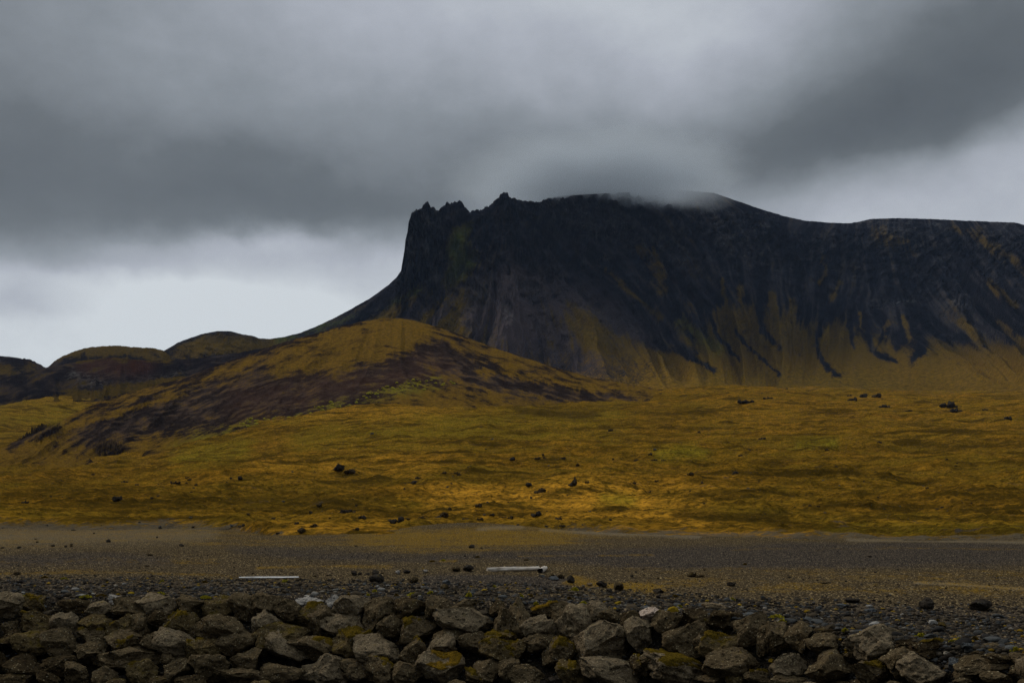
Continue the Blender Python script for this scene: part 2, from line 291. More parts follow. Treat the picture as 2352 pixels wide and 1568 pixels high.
def terrain_mat(name, s, moss_a, moss_b, green, bare_a, bare_b, red, rockc, sharp=0.10, bumpd=1.0, speck=(.2, .19, .17), stk=0.8, nz2=1.0):
    """moss over bare ground by the mask 'cover' (R moss, G green, B red) and 'cover2' (R rock); s scales the noise to the distance"""
    m, t, b = matn(name); p = pos(t)
    c1 = attr(t, 'cover'); c2 = attr(t, 'cover2')
    n1 = t.noise(p, 0.055*s, 5, 0.6); n2 = t.noise(p, 0.30*s, 6, 0.68); n3 = t.noise(p, 1.4*s, 4, 0.7); nb = t.noise(p, 0.016*s, 3, 0.5)
    e = t.m('MULTIPLY_ADD', t.m('SUBTRACT', n2, 0.5), nz2, c1[0]); e = t.m('MULTIPLY_ADD', t.m('SUBTRACT', n3, 0.5), 1.0, e); e = t.m('MULTIPLY_ADD', t.m('SUBTRACT', n1, 0.5), 0.8, e)
    e = t.m('MULTIPLY_ADD', t.m('SUBTRACT', c2[1], 0.5), stk, e)
    mm = t.ramp(e, [(0.5-sharp, 0.0), (0.5+sharp, 1.0)])
    moss = t.mix(t.ramp(n2, [(0.35, 0), (0.62, 1)]), moss_a, moss_b)
    moss = t.mix(t.m('MULTIPLY', c1[1], t.ramp(n1, [(0.3, 0.5), (0.6, 1.0)])), moss, green)
    moss = t.mix(t.ramp(n3, [(0.45, 0.0), (0.72, 0.75)]), moss, (moss_a[0]*.35, moss_a[1]*.38, moss_a[2]*.6))
    moss = t.mix(t.m('MULTIPLY', c2[2], 0.85), moss, t.mix(t.ramp(n2, [(.38, 0), (.62, 1)]), (.15, .088, .010), (.36, .195, .016)))
    bare = t.mix(t.ramp(n1, [(0.35, 0), (0.65, 1)]), bare_a, bare_b)
    bare = t.mix(t.ramp(c2[1], [(0.30, 0.75), (0.6, 0.0)]), bare, (bare_a[0]*.42, bare_a[1]*.42, bare_a[2]*.5))
    bare = t.mix(t.ramp(c2[1], [(0.52, 0), (0.9, .85)]), bare, (bare_b[0]*1.7, bare_b[1]*1.65, bare_b[2]*1.5))
    bare = t.mix(t.m('MULTIPLY', c1[2], t.ramp(nb, [(0.3, .5), (.6, 1)])), bare, red)
    nr = t.noise(t.mapping(p, (1, 1, .45)), 0.16*s, 7, 0.72, .4)
    bare = t.mix(t.m('MULTIPLY', t.ramp(nr, [(0.30, .8), (0.5, 0)]), t.m('MULTIPLY_ADD', c2[0], .6, .4)), bare, (bare_a[0]*.3, bare_a[1]*.3, bare_a[2]*.3))
    bare = t.mix(t.m('MULTIPLY', c2[0], t.ramp(nr, [(0.47, 0), (0.66, 1)])), bare, rockc)
    bare = t.mix(t.ramp(n3, [(0.62, 0.0), (0.80, 0.55)]), bare, speck)
    col = t.mix(mm, bare, moss)
    col = t.mix(0.8, col, t.mix(t.ramp(n3, [(0.3, 0), (0.7, 1)]), (.55, .55, .55), (1.5, 1.5, 1.5)), 'MULTIPLY')
    t.l.new(col, b.inputs['Base Color'])
    hh = t.m('ADD', t.m('MULTIPLY', n2, 1.0), t.m('MULTIPLY', n3, 0.45)); hh = t.m('MULTIPLY_ADD', nr, 1.6, hh); bump(t, b, hh, bumpd)
    return m
M_mount = terrain_mat('mountain_cover', .42, (.185, .112, .015), (.085, .058, .014), (.085, .120, .020), (.0130, .0145, .0190), (.034, .032, .038), (.095, .072, .072), (.140, .132, .125), 0.24, 12.0, (.07, .07, .072))
M_hill = terrain_mat('hill_cover', 1.25, (.215, .115, .013), (.075, .046, .010), (.17, .145, .014), (.024, .016, .013), (.050, .033, .025), (.062, .030, .019), (.10, .085, .07), 0.18, 1.8, (.15, .12, .09), .9, 1.5)
M_back = terrain_mat('back_hill_cover', .8, (.105, .062, .011), (.048, .034, .009), (.05, .062, .012), (.018, .015, .016), (.032, .024, .022), (.095, .036, .020), (.12, .11, .10), 0.12, 4.0, (.10, .09, .08))

def field_mat():
    m, t, b = matn('moss_turf'); p = pos(t); c = attr(t, 'cover'); c2 = attr(t, 'cover2')
    st = t.mapping(p, (0.45, 0.8, 1.0))
    n1 = t.noise(st, 0.055, 5, 0.6); n2 = t.noise(st, 0.42, 6, 0.70); n3 = t.noise(st, 2.4, 4, 0.7); n4 = t.noise(t.mapping(p, (0.16, 0.7, 1.0)), 0.15, 6, 0.68, 0.3)
    col = t.mix(t.ramp(n2, [(0.40, 0), (0.60, 1)]), (.098, .054, .007), (.31, .152, .013))
    col = t.mix(t.ramp(n1, [(0.40, 0.0), (0.64, .6)]), col, (.175, .115, .011))
    col = t.mix(t.m('MULTIPLY', c[0], t.ramp(n2, [(0.38, 0.1), (0.58, 1.0)])), col, (.60, .285, .026))
    col = t.mix(t.m('MULTIPLY', c[1], t.ramp(n4, [(0.35, 0.4), (0.6, 1.0)])), col, (.23, .20, .014))
    col = t.mix(t.m('MULTIPLY', c[2], 0.75), col, (.036, .024, .005))
    col = t.mix(t.ramp(n4, [(0.38, 0.95), (0.54, 0.0)]), col, (.050, .031, .005))  # long dark streaks: shadows of hummock rows put into the colour
    col = t.mix(t.ramp(n3, [(0.47, 0.0), (0.60, 0.85)]), col, (.045, .027, .005))  # dark flecks: tussock shadow painted into the turf colour
    col = t.mix(t.m('MULTIPLY', t.ramp(n2, [(0.60, 0.0), (0.66, 1.0)]), c2[0]), col, (.045, .040, .037))
    col = t.mix(t.ramp(n3, [(0.28, .55), (0.40, 0)]), col, (.40, .20, .022))  # bright flecks: tussock highlights painted into the turf colour
    eg = t.m('MULTIPLY_ADD', t.m('SUBTRACT', n2, 0.5), 1.6, c2[2]); eg = t.m('MULTIPLY_ADD', t.m('SUBTRACT', n3, 0.5), 1.2, eg)
    col = t.mix(t.ramp(eg, [(0.45, 0), (0.75, .9)]), col, t.mix(n3, (.030, .024, .017), (.15, .12, .08)))
    t.l.new(col, b.inputs['Base Color'])
    bump(t, b, t.m('ADD', n2, t.m('MULTIPLY', n3, 0.35)), 2.4)
    return m
M_field = field_mat()

def gravel_mat():
    m, t, b = matn('gravel'); p = pos(t); c = attr(t, 'cover'); c2 = attr(t, 'cover2')
    vc = t.vor(p, 22.0, out='Color'); vd = t.vor(p, 22.0); sc = t.new('ShaderNodeSeparateColor'); t.l.new(vc, sc.inputs[0])
    vc2 = t.vor(p, 2.6, out='Color'); s2 = t.new('ShaderNodeSeparateColor'); t.l.new(vc2, s2.inputs[0]); vd2 = t.vor(p, 2.6)
    n1 = t.noise(p, 0.35, 5, 0.6); n2 = t.noise(p, 3.0, 5, 0.65); n0 = t.noise(t.mapping(p, (0.3, 1, 1)), 0.12, 4, 0.6)
    col = t.ramp(sc.outputs[0], [(0.0, (.014, .010, .006)), (0.4, (.036, .026, .016)), (0.75, (.070, .051, .028)), (0.93, (.15, .108, .052)), (1.0, (.32, .235, .12))])
    dk = t.ramp(sc.outputs[0], [(0.0, (.012, .010, .008)), (0.5, (.034, .028, .023)), (0.9, (.068, .054, .040)), (1.0, (.24, .18, .11))])
    e = t.m('MULTIPLY_ADD', t.m('SUBTRACT', n1, 0.5), 0.9, c[1])
    col = t.mix(t.ramp(e, [(0.3, 0), (0.7, 1)]), col, dk)
    col = t.mix(t.m('MULTIPLY', c[2], 0.7), col, t.ramp(sc.outputs[1], [(0.0, (.07, .055, .038)), (1.0, (.26, .21, .14))]))
    mo = t.m('MULTIPLY_ADD', t.m('SUBTRACT', n2, 0.5), 1.5, c[0]); mo = t.m('MULTIPLY_ADD', t.m('SUBTRACT', n0, 0.5), 0.9, mo)
    mo = t.m('MULTIPLY_ADD', t.m('SUBTRACT', n1, 0.5), 1.3, mo); mo = t.m('MULTIPLY', t.ramp(mo, [(0.42, 0), (1.0, 1)]), t.ramp(sc.outputs[2], [(0.25, .08), (.75, 1)]))
    col = t.mix(mo, col, t.mix(n2, (.085, .050, .006), (.27, .15, .012)))
    col = t.mix(t.m('MULTIPLY', c2[0], 0.92), col, (.008, .007, .006))  # ground below the boulders blackened: the gaps' shade is in the colour
    t.l.new(col, b.inputs['Base Color'])
    h = t.m('ADD', t.m('MULTIPLY', t.m('SUBTRACT', 1.0, vd), 0.5), n2); bump(t, b, h, 0.10)
    return m
M_gravel = gravel_mat()

def rock_mat(name, ca, cb, lich=(.30, .25, .15), mossamt=0.35, scale=1.0, mossc=(.085, .058, .007), mossc2=(.034, .025, .006)):
    m, t, b = matn(name)
    tcn = t.new('ShaderNodeTexCoord'); oi = t.new('ShaderNodeObjectInfo')
    off = t.new('ShaderNodeVectorMath', operation='SCALE'); cmb = t.new('ShaderNodeCombineXYZ')
    for k in range(3): t.l.new(oi.outputs['Random'], cmb.inputs[k])
    t.l.new(cmb.outputs[0], off.inputs[0]); off.inputs['Scale'].default_value = 37.0
    ad = t.new('ShaderNodeVectorMath', operation='ADD'); t.l.new(tcn.outputs['Object'], ad.inputs[0]); t.l.new(off.outputs[0], ad.inputs[1])
    p = ad.outputs[0]
    n1 = t.noise(p, 2.2*scale, 5, 0.62); n2 = t.noise(p, 6*scale, 6, 0.68); n3 = t.noise(p, 22*scale, 4, 0.7)
    col = t.mix(t.ramp(n1, [(0.35, 0), (0.65, 1)]), ca, cb)
    col = t.mix(t.ramp(n3, [(0.3, .6), (.65, 0)]), col, (ca[0]*.35, ca[1]*.35, ca[2]*.35))
    col = t.mix(t.ramp(n3, [(0.55, 0), (.80, .8)]), col, (cb[0]*1.9, cb[1]*1.85, cb[2]*1.6))
    # lichen dots
    v = t.vor(p, 15*scale); v2 = t.vor(p, 15*scale, out='Color'); sc = t.new('ShaderNodeSeparateColor'); t.l.new(v2, sc.inputs[0])
    dots = t.m('MULTIPLY', t.ramp(v, [(0.16, 1), (0.30, 0)]), t.ramp(sc.outputs[0], [(0.66, 0), (0.72, 1)]))
    col = t.mix(t.m('MULTIPLY', dots, 0.75), col, lich)
    # pits
    pv = t.vor(p, 8*scale, feature='SMOOTH_F1'); pit = t.m('MULTIPLY', t.ramp(pv, [(0.12, 1), (0.30, 0)]), t.ramp(n2, [(0.42, 0), (0.55, 1)]))
    col = t.mix(t.m('MULTIPLY', pit, 0.6), col, (.012, .010, .008))
    # thin moss film where the surface faces up
    nz = t.new('ShaderNodeSeparateXYZ'); t.l.new(t.new('ShaderNodeNewGeometry').outputs['Normal'], nz.inputs[0])
    f = t.m('MULTIPLY_ADD', t.m('SUBTRACT', n1, 0.5), 2.4, t.m('MULTIPLY', nz.outputs[2], 0.35)); f = t.m('MULTIPLY_ADD', t.m('SUBTRACT', n2, 0.5), 1.3, f)
    f = t.ramp(t.m('ADD', f, mossamt-0.5), [(0.10, 0), (0.42, 0.85)])
    col = t.mix(f, col, t.mix(n2, mossc2, mossc))
    t.l.new(col, b.inputs['Base Color'])
    h = t.m('ADD', n2, t.m('MULTIPLY', n3, 0.35)); h = t.m('SUBTRACT', h, t.m('MULTIPLY', pit, 0.7)); bump(t, b, h, 0.11/scale)
    return m
M_rock = {
 'light': rock_mat('boulder_light', (.096, .071, .042), (.166, .126, .078), mossamt=0.0),
 'mid': rock_mat('boulder_brown', (.056, .040, .021), (.106, .077, .043), mossamt=0.0),
 'dark': rock_mat('boulder_dark', (.028, .019, .010), (.066, .047, .025), mossamt=0.08),
 'mossy': rock_mat('boulder_mossy', (.058, .040, .018), (.105, .076, .037), mossamt=0.30),
 'pink': rock_mat('boulder_pinkish', (.33, .25, .19), (.44, .34, .27), lich=(.5, .42, .35), mossamt=-.3),
 'blue': rock_mat('stone_slate', (.046, .049, .050), (.085, .090, .092), lich=(.2, .2, .2), mossamt=-.2),
 'black': rock_mat('rock_black', (.020, .016, .013), (.050, .042, .034), lich=(.10, .09, .06), mossamt=0.10),
 'pale': rock_mat('stone_pale', (.20, .18, .155), (.30, .27, .235), lich=(.4, .36, .3), mossamt=-.2),
 'tan': rock_mat('stone_tan', (.13, .095, .055), (.19, .135, .08), mossamt=0.0),
}
def cobble_mat(name, a, c, s=9):
    m, t, b = matn(name); p = t.new('ShaderNodeTexCoord').outputs['Object']; rnd = t.new('ShaderNodeObjectInfo').outputs['Random']
    n = t.noise(p, s, 4, .6); col = t.mix(t.ramp(rnd, [(0, 0), (1, 1)]), a, c); col = t.mix(t.ramp(n, [(0.3, .5), (.7, 0)]), col, (a[0]*.4, a[1]*.4, a[2]*.4))
    t.l.new(col, b.inputs['Base Color']); b.inputs['Roughness'].default_value = .8; bump(t, b, n, 0.02); return m
M_cob = {'blue': cobble_mat('cobble_slate', (.038, .038, .036), (.085, .086, .082)), 'brown': cobble_mat('cobble_brown', (.034, .026, .017), (.075, .058, .038)),
         'dark': cobble_mat('cobble_dark', (.014, .013, .012), (.032, .029, .026)), 'pale': cobble_mat('cobble_pale', (.14, .13, .115), (.25, .235, .21)), 'mossy': cobble_mat('cobble_mossy', (.16, .105, .010), (.30, .19, .015))}
def shingle_mat():
    m, t, b = matn('shingle'); a = attr(t, 'tone'); p = pos(t); n = t.noise(p, 14, 4, .6)
    cc = t.new('ShaderNodeCombineColor'); [t.l.new(a[k], cc.inputs[k]) for k in range(3)]
    col = t.mix(t.ramp(n, [(0.35, .55), (.65, 0)]), cc.outputs[0], (.012, .011, .010)); t.l.new(col, b.inputs['Base Color']); b.inputs['Roughness'].default_value = .85
    return m
M_shingle = shingle_mat()
def moss_mat(name, a, c, s=24.):
    m, t, b = matn(name); p = t.new('ShaderNodeTexCoord').outputs['Object']; n = t.noise(p, s, 5, .7); n1 = t.noise(p, 4, 3, .6)
    col = t.mix(t.ramp(n, [(0.35, 0), (.62, 1)]), a, c); col = t.mix(t.ramp(n1, [(0.4, 0), (.7, .6)]), col, (a[0]*.5, a[1]*.55, a[2])); t.l.new(col, b.inputs['Base Color'])
    bump(t, b, n, 0.06); return m
M_moss = moss_mat('moss_cushion', (.032, .023, .004), (.115, .072, .008))
M_mossO = moss_mat('moss_orange', (.050, .033, .005), (.17, .095, .009))
M_tuft = moss_mat('tuft_yellow_green', (.20, .17, .012), (.55, .44, .03), 40)
def wood_mat(name, a, c):
    m, t, b = matn(name); p = t.new('ShaderNodeTexCoord').outputs['Object']; n = t.noise(t.mapping(p, (0.8, 14, 14)), 2.0, 6, .65, .3); n2 = t.noise(p, 3, 4, .6)
    col = t.mix(t.ramp(n, [(0.38, 0), (.62, 1)]), a, c); col = t.mix(t.ramp(n2, [(0.45, 0), (.75, .55)]), col, (a[0]*.45, a[1]*.4, a[2]*.35))
    t.l.new(col, b.inputs['Base Color']); b.inputs['Roughness'].default_value = .7; bump(t, b, n, 0.02); return m
M_wood = wood_mat('driftwood', (.22, .17, .12), (.66, .60, .52)); M_woodw = wood_mat('driftwood_bleached', (.38, .35, .32), (.80, .78, .75)); M_endgrain = wood_mat('dark_end', (.006, .005, .004), (.02, .016, .012))

# ------------------------------------------------------------------ terrain height functions
YE = soft([-800, 0, 300, 520, 620, 800, 960, 1040, 1200, 1320, 1500, 1750, 2352, 3100], [118, 118, 114, 112, 96, 90, 94, 108, 110, 101, 92, 86, 80, 78])  # where the turf begins
FYs = [60, 85, 100, 130, 180, 260, 380, 520, 700, 900, 1050, 1300, 1800, 2300, 3200]
fR = soft(FYs, [1262, 1240, 1222, 1190, 1150, 1100, 1042, 985, 938, 917, 912, 909, 908, 908, 908])
fL = soft(FYs, [1270, 1240, 1216, 1193, 1165, 1132, 1096, 1070, 1046, 985, 950, 925, 900, 890, 880])
def px_of(X, Y): return CX+F*X/np.maximum(Y, 1.0)
MOUNDS = [(1690, 134, 120, 5, 1.6), (1930, 152, 110, 6, 2.0), (1600, 148, 60, 4, 1.0), (2150, 175, 160, 7, 1.6), (1300, 190, 150, 8, 1.5), (760, 140, 130, 6, 1.0), (300, 165, 200, 8, 1.6), (1150, 128, 90, 4, 1.0), (1750, 230, 200, 10, 2.2), (1050, 260, 220, 12, 2.5), (2200, 300, 180, 14, 3), (520, 250, 160, 10, 2.0), (1480, 330, 240, 16, 3), (1950, 420, 220, 20, 4)]
def field_z(X, Y, fine=True):
    px = px_of(X, Y); w = sst(150, 950, px)
    py = fL(Y)*(1-w)+fR(Y)*w
    z = zpx(py, Y)
    amp = sst(100, 220, Y)
    for (mx, my, ax, ay, hh) in MOUNDS:
        z = z + hh*np.exp(-((px-mx)/ax)**2)*sst(my-ay, my, Y)*sst(my+5*ay, my, Y)
    z = z + amp*2.6*fbm2(X/70, Y/55, 4, 3) + amp*sst(250, 600, Y)*6*fbm2(X/190, Y/170, 2, 8) + sst(650, 1000, Y)*17*fbm2(X/150, Y/300, 3, 9)
    ed = Y-YE(px)-8*fbm2(X/8, Y/7, 4, 21)
    z = z - 1.2*(1-sst(-4, 5, ed)) + 0.25*sst(-1, 6, ed)*(1-sst(6, 30, ed))
    if fine:
        z = z + sst(0, 10, ed)*(0.8*rid2(X/6.5, Y/7.5, 4, 31) + 0.45*sst(380, 160, Y)*fbm2(X/2.0, Y/2.2, 3, 41)) + amp*2.8*rid2(X/30, Y/36, 3, 51)
    return z
CR = soft([-900, 0, 400, 800, 1000, 1300, 1500, 1750, 1950, 2100, 2352, 3200], [35, 34.3, 34, 34.3, 33.2, 31.5, 29.7, 27.5, 25.2, 23.6, 21.9, 20.5])  # bank crest distance
SL = 0.72
def ground_z(X, Y, fine=True):
    px = np.clip(CX+F*X/np.maximum(Y, 12.0), -900, 3200); d = CR(px)-Y
    z = -SL*np.maximum(0, d) - 0.38*sst(0.0, 0.6, d)
    z = np.maximum(z, -4.6)
    far = sst(1, 12, -d)
    z = z + far*(0.28*fbm2(X/16, Y/9, 3, 61)+0.10*fbm2(X/3, Y/2, 2, 62))
    if fine: z = z + 0.05*fbm2(X/.35, Y/.35, 3, 71)
    z = z - 0.055*np.clip(Y-125, 0, 200)
    # a low mossy mound in front of the turf
    z = z + 0.9*np.exp(-(((px-1060)/210)**2+((Y-100)/9.0)**2))
    return z
def hit(fun, px, py, y0, y1, n=6000):
    Y = np.geomspace(y0, y1, n); X = (px-CX)/F*Y; q = pyz(fun(X, Y), Y)
    i = np.argmax(q <= py)
    if q[i] > py: i = n-1
    return X[i], Y[i], zpx(py, Y[i])

# ---- ground: gravel flat, bank and everything underneath
Yg = np.concatenate([np.linspace(-45, 16, 30), np.linspace(17, 37, 190), np.geomspace(37.2, 130, 620), np.geomspace(135, 6000, 60)])
ug = np.concatenate([np.linspace(-1.6, -.56, 40), np.linspace(-.555, .555, 1000), np.linspace(.56, 1.6, 40)])
Yg2, ug2 = np.meshgrid(Yg, ug, indexing='ij'); apex = 30.0*np.exp(-np.maximum(Yg2, 0)/60)+20
Xg = ug2*(Yg2+apex+10*(Yg2 < 0)); Zg = ground_z(Xg, Yg2); Xf, Yf = Xg.ravel(), Yg2.ravel()
pxv = px_of(Xf, np.maximum(Yf, 8)); pyv = pyz(Zg.ravel(), np.maximum(Yf, 8))
wx = pxv+30*fbm2(Xf/6, Yf/5, 3, 81); wy = pyv+6*fbm2(Xf/7, Yf/6, 3, 82)
cov = np.stack([samp(g_moss, wx, wy), samp(g_dark, wx, wy), samp(g_pale, wx, wy)], -1)
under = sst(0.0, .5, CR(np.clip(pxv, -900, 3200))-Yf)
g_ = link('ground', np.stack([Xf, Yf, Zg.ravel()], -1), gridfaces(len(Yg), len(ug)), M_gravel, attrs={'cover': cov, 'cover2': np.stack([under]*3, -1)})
tag(g_, kind='structure')

# ---- turf field
Yt = np.geomspace(76, 2600, 1500); pc = np.concatenate([np.linspace(-1500, -320, 60), np.linspace(-300, 2650, 1420), np.linspace(2670, 3900, 60)])
Y2, P2 = np.meshgrid(Yt, pc, indexing='ij'); X2 = (P2-CX)/F*Y2; Z2 = field_z(X2, Y2); Xf, Yf = X2.ravel(), Y2.ravel()
pyv = pyz(Z2.ravel(), Yf); wx = P2.ravel()+40*fbm2(Xf/25, Yf/30, 3, 91); wy = pyv+8*fbm2(Xf/20, Yf/26, 3, 92)
cov = np.stack([samp(f_orange, wx, wy), samp(f_green, wx, wy), samp(f_dark, wx, wy)], -1)
rk = (sst(.15, .5, fbm2(Xf/14, Yf/22, 4, 95)))*sst(330, 110, Yf)+.5*samp(poly([(1700, 900), (2352, 900), (2352, 990), (1900, 990)], 20), wx, wy)
edg = sst(7+7*sst(1200, 1500, P2.ravel()), -2, Yf-YE(P2.ravel())-8*fbm2(Xf/8, Yf/7, 4, 21))
tag(link('grassland', np.stack([Xf, Yf, Z2.ravel()], -1), gridfaces(len(Yt), len(pc)), M_field, attrs={'cover': cov, 'cover2': np.stack([rk, rk, edg], -1)}), kind='structure')

# ---- hills and mountain: crest line + foot line + slope profile
SURF = []
def relief(name, mat, pxs, crest, foot, profile, rows, back, masks, ribs=None, jag=0.0, slant=None, swid=9, sink=12):
    """crest: (px, py, Y) points; foot: (px, Y); profile(px, t) -> 0..1"""
    cpx = [c[0] for c in crest]
    py_c = np.interp(pxs, cpx, [c[1] for c in crest]); Yc = soft(cpx, [c[2] for c in crest])(pxs)
    if jag is not None: py_c = py_c + jag(pxs)
    Y0 = soft([f[0] for f in foot], [f[1] for f in foot])(pxs)
    tt = np.concatenate([np.linspace(0, 1, rows)**0.92, 1+np.linspace(0.02, 1, 40)**1.3*back])
    T, PX = np.meshgrid(tt, pxs, indexing='ij')
    Y = Y0+(Yc-Y0)*T
    X = (PX-CX)/F*Y; Xfoot = (pxs-CX)/F*Y0
    zf = field_z(Xfoot, Y0, False)-sink; zc = zpx(py_c, Yc)
    Tf = np.clip(T, 0, 1); Z = zf+(zc-zf)*profile(PX, Tf)
    Z = np.where(T > 1, zc-(T-1)**1.15*(Yc-Y0)*0.55, Z)
    front = Tf*(1-Tf)*4*(T <= 1)
    if ribs is not None: Z, Y, X = ribs(PX, T, X, Y, Z, front)
    pyl = np.interp(px_of(X, Y), pxs, py_c)      # nothing in front stands above the crest line
    Z = np.where(T < 0.995, np.minimum(Z, zpx(pyl+1.5+14*(1-np.clip(T, 0, 1)), Y)), Z)
    fx, fy = X.ravel(), Y.ravel(); py = pyz(Z.ravel(), fy); px = px_of(fx, fy)
    sc = np.median(Yc)/1000.
    wx = px+9*fbm2(px/22, py/15, 4, 101); wy = py+6*fbm2(px/18, py/15, 4, 102)
    if name == 'hill': wy = wy+8*fbm2(px/6.5, py/50, 3, 103, .6)
    zr = np.zeros(len(fx))
    cov = np.stack([samp(k, wx, wy) if k is not None else zr for k in masks[:3]], -1)
    c2 = samp(masks[3], wx, wy) if masks[3] is not None else zr
    if slant is None: ss, al = py-np.interp(px, pxs, py_c), px
    else: ss, al = px-slant(px)*(py-650), py
    st = .5+.6*fbm2(ss/swid+2*fbm2(px/70, py/50, 2, 77), al/(swid*(5 if slant is None else 7)), 4, 111, .6)+.35*fbm2(ss/(swid*4), al/(swid*13), 2, 112)
    if slant is not None:
        sa = 300*np.arctan2(px-1165, np.maximum(py-430, 30))+10*fbm2(px/70, py/50, 2, 77)
        sa = .5+.6*fbm2(sa/swid, py/(swid*7), 4, 111, .6)+.35*fbm2(sa/(swid*4), py/(swid*16), 2, 112); wf = sst(1340, 1500, px); st = sa*(1-wf)+st*wf
        led = sst(.05, .40, rid2(px/34+.3*fbm2(px/60, py/60, 2, 121), py/11, 4, 122, .55)-.1)*sst(660, 560, py)*(.35+.65*sst(1100, 1250, px)*sst(2352, 1900, px))*sst(0, .25, fbm2(px/60, py/40, 3, 123)+.1)
        c2 = np.clip(c2+.9*led, 0, 1)
    if slant is not None: st = .5+(st-.5)*(.25+.75*sst(640, 820, px))
    if slant is not None: st = .5+(st-.5)*sst(885, 790, py)
    ft = sst(780, 880, py) if slant is not None else py*0
    SURF.append((px[T.ravel() <= 1], py[T.ravel() <= 1], np.stack([fx, fy, Z.ravel()], -1)[T.ravel() <= 1]))
    return tag(link(name, np.stack([fx, fy, Z.ravel()], -1), gridfaces(len(tt), len(pxs)), mat, attrs={'cover': cov, 'cover2': np.stack([c2, st, ft], -1)}), kind='structure')

# mountain
mcrest = [(-400, 1000, 1900), (250, 960, 2000), (330, 880, 2050), (360, 822, 2080), (375, 806, 2100), (410, 786, 2100), (440, 775, 2100), (470, 765, 2100), (500, 760, 2100), (530, 760, 2100), (558, 768, 2100), (580, 771, 2100), (595, 777, 2110),
 (620, 778, 2130), (655, 773, 2150), (690, 764, 2170), (725, 750, 2190), (760, 734, 2210), (800, 713, 2240), (850, 685, 2280), (890, 656, 2300), (912, 636, 2310), (922, 618, 2315), (925, 600, 2318), (929, 575, 2320), (931, 552, 2320), (936, 530, 2325), (939, 505, 2325), (945, 489, 2330), (958, 480, 2335), (970, 476, 2340),
 (975, 468, 2340), (981, 464, 2345), (988, 471, 2350), (996, 477, 2350), (1008, 481, 2360), (1018, 472, 2365), (1028, 466, 2370), (1040, 464, 2380), (1052, 461, 2390), (1060, 467, 2390), (1070, 474, 2400), (1080, 486, 2400), (1092, 481, 2420), (1110, 477, 2440), (1125, 470, 2450), (1135, 461, 2460),
 (1146, 455, 2465), (1149, 446, 2470), (1156, 442, 2470), (1166, 443, 2475), (1169, 452, 2475), (1185, 456, 2490), (1205, 461, 2500), (1235, 464, 2520), (1260, 455, 2540), (1320, 446, 2580), (1400, 441, 2640), (1500, 437, 2700), (1580, 438, 2760), (1640, 443, 2800), (1680, 457, 2820), (1720, 471, 2850), (1760, 484, 2880),
 (1800, 496, 2900), (1850, 507, 2930), (1900, 511, 2950), (1950, 513, 2960), (1975, 509, 2960), (2000, 503, 2950), (2060, 501, 2930), (2140, 503, 2880), (2200, 506, 2830), (2300, 510, 2740), (2330, 511, 2700), (2352, 516, 2680), (2450, 530, 2600), (2700, 600, 2500), (3100, 760, 2400)]
mfoot = [(-400, 1750), (300, 1700), (600, 1650), (800, 1500), (1000, 1380), (1200, 1320), (1400, 1400), (1600, 1650), (1800, 1850), (1950, 1950), (2150, 1850), (2352, 1650), (2700, 1500), (3100, 1500)]
pcliff = soft([0, .25, .5, .66, .76, .82, .87, 1], [0, .09, .24, .38, .49, .58, .93, 1.0])
ptalus = soft([0, .25, .5, .72, .88, 1], [0, .10, .29, .55, .80, 1.0])
phill = soft([0, .2, .5, .8, 1], [0, .12, .42, .82, 1.0])
def mprof(px, t):
    a = sst(900, 930, px)*(1-sst(1030, 1100, px)); b_ = sst(640, 520, px); c_ = sst(1040, 1110, px)*(1-sst(1400, 1600, px))*.45
    base = ptalus(t); v = base+(pcliff(t)-base)*np.clip(a+c_, 0, 1); return v*(1-b_)+phill(t)*b_
mslant = soft([300, 900, 980, 1080, 1180, 1300, 1450, 1600, 1750, 1900, 2050, 2200, 2352, 2700], [0, -1.3, -1.1, -.8, .1, 1.1, .85, .6, .2, -.12, .25, .8, 1.0, 1.0])
